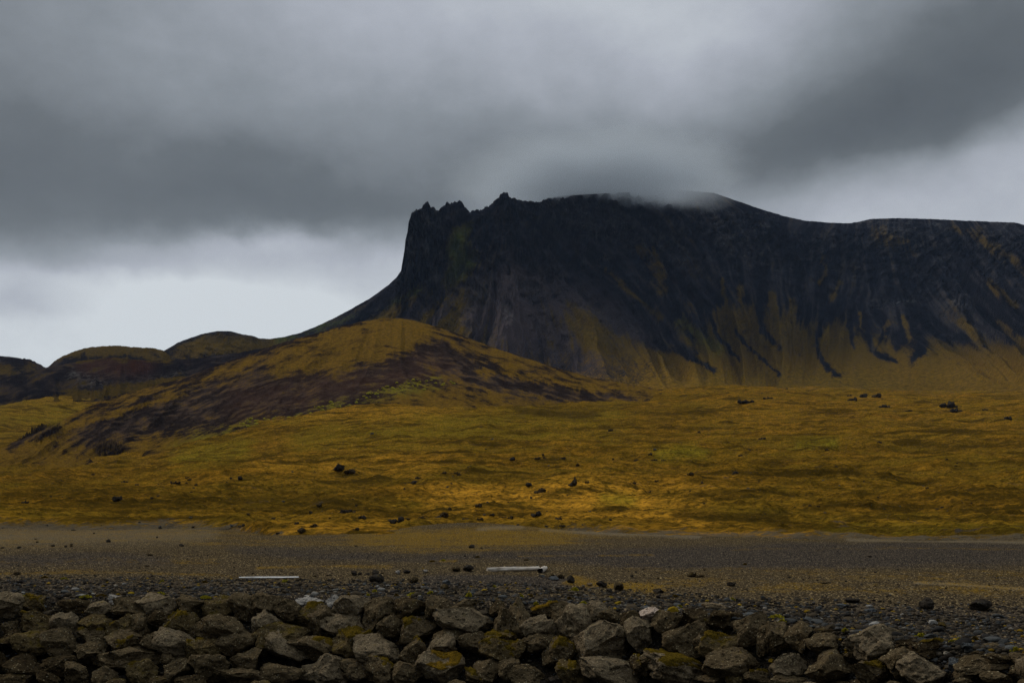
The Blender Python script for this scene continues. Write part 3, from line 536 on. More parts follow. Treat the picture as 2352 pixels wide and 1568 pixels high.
def mribs(px, T, X, Y, Z, front):
    py = pyz(Z, Y); w = 16*fbm2(px/90, py/70, 3, 201); wf = sst(1340, 1500, px)
    qa = 300*np.arctan2(px-1165, np.maximum(py-430, 30))+w; q = px-mslant(px)*(py-650)+w
    ramp_ = np.clip(T, 0, 1); up = sst(.25, .7, ramp_)*(T <= 1)*sst(1.0, .90, ramp_)
    rib = 1.5*((1-wf)*rid2(qa/60, py/900, 3, 211, .55)+wf*rid2(q/60, py/900, 3, 211, .55)-.3)
    crag = rid2(px/26, py/18, 5, 221, .55)-.4
    crag_w = up*np.clip(.30+1.2*sst(900, 935, px)*(1-sst(1010, 1040, px))*sst(.78, .86, ramp_)+.9*sst(.72, .95, ramp_)*sst(1000, 1100, px), 0, 1.6)
    flute = rid2(px/10, py/60, 3, 231, .55)-.4
    fl_w = sst(925, 940, px)*(1-sst(1015, 1030, px))*sst(.80, .88, ramp_)*(T <= 1)*sst(1.0, .93, ramp_)
    shoulder = sst(640, 760, px)
    Z = Z+shoulder*front*(52*rib)*sst(.15, .6, ramp_)+shoulder*front*16*(rid2((px+30)/130, py/300, 3, 212)-.3)*sst(0, .25, ramp_)+shoulder*up*crag_w*11*crag+fl_w*3*flute
    # buttresses stand forward of the face, the green gully behind the first one is cut in
    g1 = np.exp(-((px-1045-.5*(600-py))/28)**2)*sst(700, 640, py)*(T <= 1)
    Z = Z-14*g1*sst(.45, .75, ramp_)*sst(1.0, .97, ramp_)
    for (ax, ay, bx, by, ww, dd) in [(1530, 600, 1560, 690, 9, 26), (1560, 690, 1640, 800, 8, 22), (1925, 640, 1880, 760, 8, 18), (1880, 760, 1905, 850, 7, 12), (1600, 700, 1780, 860, 8, 9), (2150, 560, 2300, 720, 10, 22), (2100, 540, 2040, 600, 9, 14), (1480, 700, 1600, 810, 7, 10), (2200, 540, 2352, 640, 9, 16)]:
        L = (bx-ax)**2+(by-ay)**2; t_ = np.clip(((px-ax)*(bx-ax)+(py-ay)*(by-ay))/L, 0, 1)
        d = np.hypot(px-ax-t_*(bx-ax), py-ay-t_*(by-ay)); Z = Z-dd*np.exp(-(d/ww)**2)*(T <= 1)
    for (ax, ay, ww, hh) in [(1085, 655, 13, 16), (1105, 668, 12, 14), (1085, 690, 16, 12), (1163, 718, 10, 14), (1170, 732, 10, 10), (1190, 628, 22, 8), (2030, 700, 22, 9), (2205, 695, 22, 14), (1290, 845, 26, 10)]:
        Z = Z+hh*np.exp(-(((px-ax)/ww)**2+((py-ay)/ww)**2)**2)*(1+1.6*(rid2(px/5, py/6, 3, 241)-.3))*(T <= 1)
    Z = Z+2.0*fbm2(X/9, Y/9, 4, 251)*np.where(T > .995, .25, 1)
    Y = Y+(crag_w*48*fbm2(px/16, Z/16, 4, 261)-fl_w*16*flute)*(T < .995)
    return Z, Y, X
def mjag(px):
    j = fbm2(px/6, px*0+3, 4, 271, .62)*7
    return j*(sst(905, 930, px)*(1-sst(1110, 1150, px))+.35*sst(1110, 1150, px)*(1-sst(1240, 1300, px))+.10)
mpx = np.concatenate([np.linspace(150, 860, 420), np.linspace(861, 1300, 520), np.linspace(1301.2, 2420, 950), np.linspace(2425, 3100, 120)])
relief('mountain', M_mount, mpx, mcrest, mfoot, mprof, 560, .8, (mt_moss, mt_green, mt_red, mt_rock), mribs, mjag, slant=mslant, swid=8)

# near hill
hc = [(-900, 1230, 560), (-300, 1130, 620), (0, 1030, 690), (100, 985, 750), (230, 920, 850), (420, 867, 940), (530, 828, 990), (640, 790, 1040), (760, 755, 1060), (830, 738, 1065), (880, 731, 1065), (920, 731, 1065), (960, 738, 1060), (1010, 752, 1050), (1060, 770, 1040), (1130, 796, 1020), (1200, 820, 1000), (1275, 843, 970), (1350, 865, 950), (1500, 891, 900), (1600, 908, 860), (1750, 925, 820), (1900, 960, 780), (2050, 1010, 760)]
hf = [(-900, 420), (0, 460), (300, 520), (600, 600), (900, 660), (1200, 640), (1500, 640), (1750, 690), (2000, 700)]
def hribs(px, T, X, Y, Z, front):
    py = pyz(Z, Y)
    s = px-np.interp(px, [0, 700, 900, 1200, 1600], [-1.4, -.9, -.1, 1.6, 2.4])*(py-800)
    Z = Z+front*(5.0*(rid2(s/55, py/300, 3, 301)-.3)+7*fbm2(X/120, Y/120, 3, 302))+2.2*fbm2(X/14, Y/15, 3, 303)*np.where(T > .99, .4, 1)
    Z = Z-16*np.exp(-(((px-260)/35)**2+((py-1050)/22)**2))*(T < 1)
    for (ax, ay, ww, hh) in [(80, 1000, 40, 3), (120, 990, 26, 3), (250, 1025, 40, 3)]:
        Z = Z+hh*np.exp(-(((px-ax)/ww)**2+((py-ay)/12)**2))*(1+2*rid2(px/5, py/4, 3, 305))
    return Z, Y, X
relief('hill', M_hill, np.concatenate([np.linspace(-900, -60, 120), np.linspace(-58, 1800, 1300)]), hc, hf, lambda px, t: phill(t), 420, .9, (np.clip(h_moss*.80-h_bare*.70, 0, 1), h_green, h_red*.45, h_bare*.15), hribs, lambda px: 1.0*fbm2(px/5, px*0, 3, 310), swid=6, sink=1)

# second hill, dark, behind to the left
kc = [(-900, 930, 1200), (-300, 885, 1300), (0, 868, 1330), (60, 856, 1340), (110, 843, 1350), (200, 826, 1360), (260, 820, 1370), (340, 828, 1400), (440, 824, 1450), (560, 808, 1480), (640, 793, 1500), (720, 800, 1500), (900, 900, 1480)]
kf = [(-900, 950), (0, 1020), (300, 1060), (600, 1150), (900, 1200)]
def kribs(px, T, X, Y, Z, front):
    Z = Z+front*(9*(rid2(px/50, Z/60, 3, 401)-.3)+10*fbm2(X/130, Y/100, 3, 402))+1.8*fbm2(X/9, Y/9, 4, 403)*np.where(T > .99, .4, 1)
    return Z, Y, X
relief('hill', M_back, np.linspace(-900, 900, 900), kc, kf, lambda px, t: phill(t), 240, .9, (k_moss, k_moss*0, k_red, k_gray), kribs, lambda px: 1.4*fbm2(px/6, px*0, 3, 410), sink=6)
# far left hills
jc = [(-900, 830, 1900), (-300, 800, 1800), (0, 817, 1750), (30, 820, 1750), (50, 823, 1750), (62, 823, 1750), (80, 830, 1750), (105, 844, 1750), (160, 880, 1740), (260, 960, 1700)]
relief('hill', M_back, np.linspace(-900, 260, 500), jc, [(-900, 1450), (260, 1450)], lambda px, t: phill(t), 120, .8, (k_moss, None, None, None), kribs, lambda px: 3*fbm2(px/4, px*0, 3, 420)*sst(30, 60, px))
ic = [(0, 960, 1950), (70, 872, 1970), (110, 843, 2000), (125, 829, 2000), (145, 817, 2000), (175, 805, 2000), (200, 798, 2000), (235, 795, 2000), (265, 793, 2000), (290, 795, 2000), (320, 798, 2000), (350, 799, 2000), (375, 805, 2000), (400, 822, 2000), (460, 870, 2000), (560, 960, 1980)]
relief('hill', M_back, np.linspace(0, 560, 420), ic, [(0, 1650), (560, 1650)], lambda px, t: phill(t), 120, .8, (k_moss, None, None, None), kribs, lambda px: 1.2*fbm2(px/4, px*0, 3, 430))

# ------------------------------------------------------------------ rocks
def ico(sub):
    bm = bmesh.new(); bmesh.ops.create_icosphere(bm, subdivisions=sub, radius=1.0)
    v = np.array([x.co[:] for x in bm.verts]); f = np.array([[w.index for w in x.verts] for x in bm.faces]); bm.free(); return v, f
ICO = {k: ico(k) for k in (1, 2, 3, 4, 5, 6)}
def rotm(a, b, c):
    ca, sa, cb, sb, cc, sc = math.cos(a), math.sin(a), math.cos(b), math.sin(b), math.cos(c), math.sin(c)
    return np.array([[cb*cc, -cb*sc, sb], [sa*sb*cc+ca*sc, -sa*sb*sc+ca*cc, -sa*cb], [-ca*sb*cc+sa*sc, ca*sb*sc+sa*cc, ca*cb]])
def rock_shape(seed, sub=5, planes=13, rough=1.0, lo=.50, hi=.86, round_=0.12):
    """unit-ish rock: a ball cut by planes, then roughened; fills -1..1 on each axis"""
    v, f = ICO[sub]; v = v.copy(); r = np.random.default_rng(seed)
    for k in range(planes):
        n = r.normal(size=3); n /= np.linalg.norm(n); d = r.uniform(lo, hi); q = v@n; over = np.maximum(0, q-d)
        over = over*sst(0, round_, over)
        v = v-n*over[:, None]*.97
    nrm = v/np.linalg.norm(v, axis=1)[:, None]
    v = v+nrm*(rough*(.26*fbm3(v*1.7+seed % 91, 3, seed)+.10*fbm3(v*5+seed % 57, 4, seed+5, .6)))[:, None]
    if sub >= 5:
        pit = np.maximum(0, fbm3(v*7+seed % 31, 2, seed+9)-.22); v = v-nrm*(rough*.22*pit)[:, None]
    mn, mx = v.min(0), v.max(0); return (v-(mn+mx)/2)/((mx-mn)/2), f
def vnormals(v, f):
    n = np.cross(v[f[:, 1]]-v[f[:, 0]], v[f[:, 2]]-v[f[:, 0]]); o = np.zeros_like(v)
    for k in range(3): np.add.at(o, f[:, k], n)
    return o/np.maximum(1e-9, np.linalg.norm(o, axis=1))[:, None]
def make_moss(root, v, f, seed, amount, mat, thick, s):
    n = vnormals(v, f); m = (n[:, 2]-.25)*1.1+fbm3(v*1.6/s+seed % 41, 3, seed+77)*1.5-.75+amount+(v[:, 2]/s)*.35
    h = sst(0.0, .30, m); keep = (h[f] > 0.02).any(1)
    if keep.sum() < 12: return None
    lab = np.arange(len(v)); kf = f[keep]
    for _ in range(400):
        mn = lab[kf].min(1); nl = lab.copy()
        for c_ in range(3): np.minimum.at(nl, kf[:, c_], mn)
        if (nl == lab).all(): break
        lab = nl
    ids, cnt = np.unique(lab[kf[:, 0]], return_counts=True); kk = lab[f[:, 0]] == ids[cnt.argmax()]; keep = keep & kk     # one cushion
    d = n*.55+np.array([0, 0, .45])
    v2 = v+d*(h*thick*(1+.8*fbm3(v*9/s, 3, seed))-.012)[:, None]
    idx = np.unique(f[keep]); mp = -np.ones(len(v), int); mp[idx] = np.arange(len(idx))
    o = link('moss', v2[idx], mp[f[keep]], mat, root); return o

# region x offset, then (x, y, w, h, tilt, tone, moss) in close-up units of a quarter pixel
BO = {0: [
 (100,750,290,200,-25,'light',0),(320,735,230,140,-10,'mossy',.3),(110,925,170,110,-20,'mid',0),(350,885,340,170,-5,'mossy',.35),(610,905,300,170,-22,'light',0),(912,775,255,140,-12,'light',0),(690,742,290,120,-15,'dark',.1),
 (1075,690,180,66,-15,'pale',0),(1190,760,310,160,-10,'mid',0),(1430,740,350,190,-8,'light',0),(1735,745,290,160,0,'mid',.1),(2005,750,260,140,-10,'mossy',.15),(2240,755,300,170,-20,'mid',0),(850,925,330,170,0,'mossy',.12),
 (1125,920,290,180,-8,'mossy',.55),(1290,915,250,160,-28,'mid',0),(1450,885,180,190,-50,'dark',0),(1640,930,320,210,-12,'mossy',.4),(1990,960,520,250,-8,'mid',.2),(85,1045,220,140,0,'dark',0),(275,1080,390,190,-10,'mossy',.15),(550,1100,310,230,-12,'mid',.2),
 (835,1015,270,120,-4,'mid',.6),(830,1165,280,220,-25,'mid',0),(1130,1075,320,180,-5,'mid',.3),(1430,1075,280,160,0,'mid',.15),(1150,1225,610,190,-6,'mid',.0),(1640,1110,490,200,-22,'light',.1),(1850,1150,320,170,-20,'mossy',.3),(2145,1095,300,240,-25,'mid',0),
 (190,1305,400,160,2,'dark',.1),(540,1290,310,180,-5,'dark',.1),(680,1370,270,180,-20,'mid',.05),(950,1395,230,150,-15,'mid',0),(1290,1355,260,200,-15,'mossy',.3),(1540,1220,140,100,0,'mid',0),(1600,1335,260,210,-10,'mid',0),(1900,1325,350,230,0,'mid',.1),
 (2235,1260,270,200,-5,'mid',.05),(2180,1400,400,150,-5,'mid',0),(90,1430,320,120,0,'dark',0),(430,1425,220,130,-20,'dark',0),(1740,1440,280,110,0,'dark',0),(1450,1450,200,90,0,'dark',0),(1050,1470,200,90,0,'dark',.2)],
 588: [(110,740,300,200,-15,'mid',0),(300,790,230,180,-20,'mid',.05),(500,700,280,74,-3,'pale',0),(500,835,320,200,0,'mossy',.25),(730,718,180,125,-20,'pale',0),(885,775,330,225,5,'light',0),(100,915,280,220,0,'light',.1),(600,900,280,240,-45,'mid',0),
 (755,935,420,210,6,'light',0),(1120,845,320,340,-48,'mid',0),(1435,790,290,225,5,'dark',0),(1240,945,240,205,-15,'mid',.1),(1670,795,225,265,10,'mid',.05),(1930,740,350,115,8,'mid',.15),(1480,970,330,215,8,'mid',.45),(1920,890,560,250,-12,'light',.0),(2275,885,190,250,5,'mid',0),(2230,770,160,130,0,'dark',0),
 (220,1015,480,190,-14,'mossy',.15),(60,1115,140,180,-20,'mossy',.1),(270,1170,430,200,-30,'light',0),(515,1130,430,190,-15,'mid',.5),(865,1100,370,210,0,'mossy',.7),(1110,1150,440,220,-8,'light',0),(1440,1155,250,210,10,'mid',.25),(1700,1130,320,190,25,'light',0),(1830,1030,390,140,5,'mid',.1),(2010,1075,290,175,-12,'mid',.35),
 (2230,1165,340,230,0,'mossy',.35),(2250,1030,280,90,0,'mossy',.5),(230,1375,390,180,0,'mid',0),(640,1335,490,260,-5,'light',.0),(890,1330,290,150,-8,'mid',.1),(1180,1345,400,230,-8,'mid',.35),(1400,1365,280,190,-15,'mid',.15),(1685,1315,450,270,0,'light',.30),(2130,1350,270,180,10,'mid',.1),(2330,1335,190,170,0,'mid',.1),(2010,1410,220,130,-20,'dark',.4)],
 1176: [(85,870,210,310,10,'mid',0),(320,775,280,115,0,'dark',.3),(480,820,280,170,-15,'mid',0),(575,910,300,330,-40,'light',0),(250,965,340,215,-5,'light',.1),(790,800,235,155,5,'light',0),(930,855,250,150,-20,'mid',.1),(1110,875,210,160,-10,'dark',.25),(1287,828,205,125,5,'pink',0),(1335,765,75,45,0,'tan',0),
 (1440,910,300,220,5,'mid',0),(1715,875,280,190,0,'dark',.1),(1180,1010,240,310,12,'light',0),(840,1110,530,390,10,'light',.05),(1625,1060,440,280,8,'mid',.1),(1965,885,320,190,5,'dark',0),(2215,960,320,280,0,'mid',0),(445,1175,300,250,-5,'mid',.4),(240,1090,270,200,-20,'mid',.1),(50,1150,180,170,0,'mossy',.4),(1920,1120,400,260,-12,'mossy',.4),
 (2320,1090,130,220,0,'mid',0),(1345,1230,330,150,10,'mid',.1),(1180,1290,190,170,5,'dark',.35),(920,1365,560,230,-8,'light',0),(560,1360,310,190,-20,'mossy',.25),(130,1385,310,180,0,'mid',.1),(1520,1345,580,240,-12,'light',.25),(2060,1280,540,270,-8,'mid',.15),(1725,1110,120,180,10,'mid',0),(2255,1395,220,120,-8,'mid',.4),(1830,1430,260,90,0,'mid',0),(2060,1430,170,90,0,'mossy',.3)],
 1764: [(80,1050,250,260,5,'mid',0),(315,1050,260,245,-20,'mid',0),(530,1095,360,190,-5,'mid',.15),(560,975,240,70,0,'dark',0),(1010,1085,510,270,14,'light',.05),(1290,1090,210,100,0,'dark',.2),(1220,1270,260,260,15,'mid',0),(195,1295,340,220,-12,'light',.05),(575,1320,400,240,0,'mid',.1),(950,1360,340,190,-22,'mid',.65),
 (1460,1330,420,260,12,'light',0),(1520,1125,370,140,0,'dark',.25),(1733,1280,125,120,5,'blue',0),(2000,1275,500,120,3,'mid',.3),(2150,1235,300,90,-5,'dark',.1),(1790,1370,140,110,0,'mid',0),(2100,1405,270,110,-5,'mid',.1),(2290,1335,170,80,0,'mid',0),(195,1435,350,80,0,'mid',.1),(1790,1440,180,70,0,'mid',0),(2080,1115,170,60,0,'mid',0),(1840,1110,110,62,-20,'blue',0),
 (760,1190,130,90,-10,'dark',0),(2330,1230,160,100,0,'mid',.3),(1950,1170,200,70,0,'dark',.15)]}
bould = []
for x0, lst in BO.items():
    for (x, y, w, h, tilt, tone, mo) in lst: bould.append([x0+x*.25, 1205.9+y*.25, w*.25, h*.25, tilt, tone, mo, True])
# some that carry on outside the frame to either side and below
for k in range(46):
    side = k % 3; px = (-R.uniform(10, 330) if side == 0 else 2352+R.uniform(15, 330)) if side < 2 else R.uniform(0, 2352)
    bould.append([px, R.uniform(1395, 1600) if side == 0 else (R.uniform(1500, 1620) if side == 1 else R.uniform(1600, 1650)), R.uniform(55, 105), R.uniform(45, 70), R.uniform(-25, 15), R.choice(['mid', 'light', 'dark', 'mossy']), R.choice([0, 0, .2]), False])
TONE = {'light': 'light grey-brown boulder', 'mid': 'brown-grey boulder', 'dark': 'dark shadowed boulder', 'mossy': 'lichen-brown boulder', 'pink': 'pale pinkish boulder', 'pale': 'pale grey flat stone', 'blue': 'slate-blue angular stone', 'tan': 'small tan stone'}  # dark is a darker rock tone
vis = [b for b in bould if b[7]]
rows_y = lambda b: (b[1]-pyz(-0.0, CR(b[0])))     # how far below the crest line
rowid = lambda b: 0 if rows_y(b) < 34 else 1 if rows_y(b) < 78 else 2 if rows_y(b) < 120 else 3 if rows_y(b) < 165 else 4
ROWN = ['top row', 'second row', 'third row', 'fourth row', 'bottom row']
rowlists = {r: sorted([b for b in vis if rowid(b) == r], key=lambda b: b[0]) for r in range(5)}
ORD = ['first', 'second', 'third', 'fourth', 'fifth', 'sixth', 'seventh', 'eighth', 'ninth', 'tenth', 'eleventh', 'twelfth', 'thirteenth', 'fourteenth', 'fifteenth', 'sixteenth', 'seventeenth', 'eighteenth', 'nineteenth', 'twentieth']
def ordw(k):
    if k < 20: return ORD[k]
    d, u = divmod(k+1, 10); T_ = {2: 'twenty', 3: 'thirty', 4: 'forty'}
    return {2: 'twentieth', 3: 'thirtieth', 4: 'fortieth'}[d] if u == 0 else T_[d]+'-'+ORD[u-1]
for i, b in enumerate(bould):
    px, py, w, h, tilt, tone, mo, v_ = b
    Yc = float(CR(px)); k_ = (py-HY)/F
    Y = (CAMZ+SL*Yc)/(SL+k_)
    if Y > Yc: Y = CAMZ/k_-.1
    m_ = Y/F; W, H = w*m_*1.13, h*m_*1.24; D = (W*.5+H*.75)*R.uniform(.85, 1.1)
    v, f = rock_shape(1000+i, 5 if v_ else 4, 13 if tone != 'pale' else 9, 1.1, .50, .86, .13)
    a = math.radians(-tilt)
    v = v*np.array([W/2, D/2, H/2]); v = v@rotm(0, a, 0).T; v = v@rotm(R.uniform(-.1, .35), 0, 0).T
    o = link('boulder', v, f, M_rock[tone]); o.location = ((px-CX)/F*Y, Y+.12*D, zpx(py, Y))
    s = max(W, H)/2
    if mo > 0.2:
        make_moss(o, v, f, 500+i, mo*.45-.20, M_mossO if (i*7) % 5 == 0 else M_moss, .04+.04*mo, s)
    if v_:
        r_ = rowid(b); n_ = rowlists[r_].index(b)
        sz = 'huge ' if w*h > 7500 else 'large ' if w*h > 4600 else 'small ' if w*h < 1600 else ''
        ms = ' with a thick moss cushion' if mo >= .5 else ' with moss patches' if mo >= .3 else ''
        lab = sz+TONE[tone]+ms+', '+ordw(n_)+' from left in '+ROWN[r_]+' of bank'
    else: lab = 'boulder of the rock bank outside the picture'
    tag(o, lab, 'boulder', 'boulders of the rock bank')
# smaller stones wedged deep in the gaps: one countable group that looks alike
for i in range(110):
    px = R.uniform(-60, 2400); Yc = float(CR(px)); pc0 = pyz(0, Yc); py = R.uniform(pc0+8, 1590)
    if py <= pc0+5: continue
    Y = (CAMZ+SL*Yc)/(SL+(py-HY)/F)+.45; w = R.uniform(.35, .8)
    v, f = rock_shape(3000+i, 4, 10); v = v*np.array([w/2, w*.45, w*.36]); v = v@rotm(R.uniform(-.4, .4), R.uniform(-.4, .4), R.uniform(0, 3)).T
    o = link('wedged_stone', v, f, M_rock[R.choice(['dark', 'black', 'black'])]); o.location = ((px-CX)/F*Y, Y+.1, zpx(py, Y)-.1)  # darker rock colours stand in for the deep shade of the gaps
    tag(o, 'dark stone wedged deep in a gap between the big boulders', 'stone', 'stones wedged in the gaps of the bank')

# rocks lying on the gravel flat
RK = {0: [(990,142,38,30,'black'),(1665,182,42,26,'black'),(480,186,34,17,'black'),(600,192,28,18,'black'),(651,176,26,13,'black'),(655,190,24,12,'dark'),(170,203,38,20,'black'),(862,72,18,11,'black'),(1440,108,20,14,'black'),(340,152,26,14,'dark'),(670,43,42,12,'black'),(1370,270,48,14,'dark'),(1340,374,50,14,'dark'),(150,442,52,26,'dark'),(20,205,34,14,'black'),(970,507,38,28,'black'),(1800,524,32,26,'black'),(325,125,22,9,'dark')],
 588: [(900,438,52,42,'black'),(952,443,36,26,'black'),(1098,430,68,46,'black'),(1104,487,132,78,'black'),(1384,424,62,32,'black'),(1443,502,86,62,'dark'),(1730,565,68,52,'mossy'),(1748,525,74,52,'blue'),(1838,402,74,38,'dark'),(1950,392,96,58,'black'),(1298,430,42,32,'pale'),(1555,422,46,28,'pale'),(1030,446,32,14,'black'),(665,452,54,20,'tan'),(535,466,38,18,'dark'),(1980,192,52,34,'black'),(400,540,38,22,'black'),(1160,437,28,14,'dark'),(2280,435,22,12,'black'),(915,188,30,12,'dark'),(2070,208,22,12,'black')],
 1176: [(130,318,46,22,'dark'),(580,318,20,12,'black'),(275,464,62,18,'blue'),(385,486,88,38,'blue'),(450,470,64,38,'dark'),(365,458,52,28,'mossy'),(540,496,70,76,'black'),(825,540,98,62,'black'),(985,568,92,68,'dark'),(715,540,48,28,'tan'),(895,598,46,28,'black'),(1350,602,104,40,'black'),(1660,452,90,46,'dark'),(1730,465,90,26,'dark'),(2020,540,76,38,'black'),(1103,462,32,24,'black'),(1140,428,22,18,'black'),(1770,408,32,14,'black'),(1208,400,24,12,'black'),(1345,483,24,16,'dark'),(1870,745,220,56,'tan'),(2215,705,42,36,'black'),(415,578,34,20,'black')],
 1764: [(1475,722,108,108,'black'),(1970,735,170,96,'black'),(785,690,136,44,'black'),(990,428,32,14,'black'),(1120,775,46,24,'black'),(530,530,62,18,'dark'),(705,737,124,24,'blue'),(960,782,116,30,'blue'),(1030,525,62,12,'dark'),(940,285,42,12,'black'),(1200,900,72,48,'black'),(1640,576,26,14,'black'),(250,830,60,24,'black'),(340,905,100,40,'black'),(860,825,60,30,'dark'),(200,475,34,14,'black'),(1610,915,70,50,'dark'),(2080,945,60,36,'black')]}
TN = {'black': 'black lava rock', 'dark': 'dark brown rock', 'blue': 'slate-grey stone', 'mossy': 'moss-brown rock', 'pale': 'pale stone', 'tan': 'tan flat stone'}
gzf = lambda X, Y: ground_z(X, Y, False)
ri = 0
def place_name(px, py):
    refs = [(617, 1324, 'thin white plank'), (1178, 1306, 'white log'), (1245, 1311, 'log stump'), (863, 1327, 'biggest black rock'), (2132, 1386, 'upright black rock'), (2256, 1389, 'wide black rock'), (1496, 1411, 'pinkish boulder')]
    d = [(abs(px-a)+3*abs(py-b), a, b, n) for a, b, n in refs]; d.sort()
    if d[0][0] < 3: d = d[1:]
    _, a, b, n = d[0]; dx, dy = px-a, py-b
    far = 'well ' if abs(dx) > 260 else 'just ' if abs(dx) < 70 else ''
    side = ('left' if dx < 0 else 'right')+' of the ' if abs(dx) > 2.2*abs(dy) else ('beyond the ' if dy < 0 else 'in front of the ')
    if 'of' in side: return far+side+n+(' farther' if dy < -14 else ' nearer' if dy > 14 else '')
    return side+n+(' leftward' if dx < -12 else ' rightward' if dx > 12 else '')
used = {}
def unique(lab, alts):
    k = lab
    for a in [None]+alts:
        k = lab if a is None else lab+', '+a
        if k not in used: break
    n = 2
    while k in used: k = lab+', '+ordw(n-1)+' from left'; n += 1
    used[k] = 1; return k
allr = sorted([(x0+x*.25, 1205.9+(y+h/2)*.25, w*.25, h*.25, tone) for x0, l in RK.items() for (x, y, w, h, tone) in l])
for (px, pyb, w, h, tone) in allr:
    X, Y, Z = hit(gzf, px, pyb, 22, 124)
    m_ = Y/F; W, H = w*m_*1.08, h*m_*1.15
    v, f = rock_shape(5000+ri, 4, 10, lo=.55); v = v*np.array([W/2, (W*.45+H*.3), H/2])
    o = link('rock', v, f, M_rock[tone]); o.location = (X, Y+W*.3, float(gzf(np.array([X]), np.array([Y+W*.3]))[0])+H*.40)
    sz = 'large ' if w*h > 380 else 'tiny ' if w*h < 25 else 'small ' if w*h < 90 else ''
    sh = 'flat ' if h < .4*w else 'upright ' if h > .95*w else ''
    lab = unique((sz+sh+TN[tone]).replace('flat tan flat', 'flat tan')+' on gravel '+place_name(px, pyb), [])
    tag(o, lab, 'rock', 'rocks scattered on the gravel flat'); ri += 1

# lava rocks in the turf: jagged lumps, several points each
LV = []
Z8 = [(240,300,80,50),(312,316,78,30),(300,555,130,36),(325,482,50,24),(610,598,120,50),(855,578,60,44),(905,575,50,34),(940,536,38,28),(1040,578,60,26),(1120,532,50,26),(1130,590,50,22),(1205,570,40,18),(1320,565,46,22),(1480,568,80,36),(1620,592,62,30),(1880,603,40,10),(1500,440,90,40),(1365,416,40,22),(1435,404,44,28),(1720,385,44,64),(1700,405,40,24),(1800,402,36,14),(1212,368,20,26),(950,390,28,22),(830,378,36,20),(715,386,40,36),(740,360,50,16),(650,385,50,26),(797,360,30,10),(890,350,50,14),(1000,352,40,10),(985,285,50,16),(1070,250,50,16),(1333,248,30,26),(1490,232,40,18),(1525,215,22,20),(1745,268,24,16),(1650,226,40,14),(1965,208,16,14),(2195,203,34,16),(2220,237,50,14),(2280,240,40,14),(2110,280,40,14),(2090,346,46,20),(2090,392,50,12),(2190,404,30,12),(2335,345,20,20),(2240,388,40,10),(2150,468,70,12),(1920,473,18,14),(1550,520,30,26),(1250,297,26,20),(905,295,30,16),(655,437,18,16),(618,472,30,20),(120,515,30,24),(70,545,30,20),(390,585,60,24),(408,622,50,26),(350,655,50,22),(220,633,120,14),(85,640,60,26),(10,655,30,26),(150,600,30,12),(765,595,60,22),(1450,482,24,20),(1270,576,60,8),(1390,575,30,8),(680,600,20,14),(740,318,40,14),(1950,38,40,14),(1740,126,40,10),(1650,636,60,14)]
LV += [(689+x*.3662, 976.2+(y+h/2)*.3662, w*.3662, h*.3662) for x, y, w, h in Z8]
Z2_ = [(740,1270,70,40),(610,1208,80,34),(1508,1138,40,26),(1450,1142,20,14),(1188,1143,30,16),(1100,1182,80,18),(860,1155,30,10),(780,1158,50,16),(1010,1158,50,16),(1890,1440,50,36),(1860,1425,40,16),(1515,1412,60,24),(1710,1398,40,16),(160,1300,60,20),(1740,1458,30,12),(105,1198,40,10),(1213,1420,20,12)]
LV += [(x*.3662, 689+.4394*0+(y+h/2)*.3662, w*.3662, h*.3662) for x, y, w, h in Z2_]
Z3_ = [(1340,1390,60,34),(1270,1410,70,30),(1250,1390,30,14),(1420,1390,60,24),(1860,1460,100,44),(1920,1480,90,30),(1470,1465,90,24),(1620,1490,60,14),(700,1375,50,16),(740,1410,80,16),(600,1430,120,24),(1490,1290,20,14),(855,1248,20,10),(2250,1530,60,26),(1550,1465,60,12),(2100,1480,40,12),(950,1465,30,10)]
LV += [(1493+x*.3662, 402+(y+h/2)*.3662, w*.3662, h*.3662) for x, y, w, h in Z3_]
LV += [(1585,1120,22,8),(1690,1112,12,10),(1740,1122,14,6),(2190,941,26,8),(1750,1018,20,6),(1900,1052,14,5),(1700,1060,12,5),(2020,1022,14,5),(2130,1130,10,4),(1880,1160,10,4),(430,1108,12,4),(140,1110,14,4)]
LV.sort()
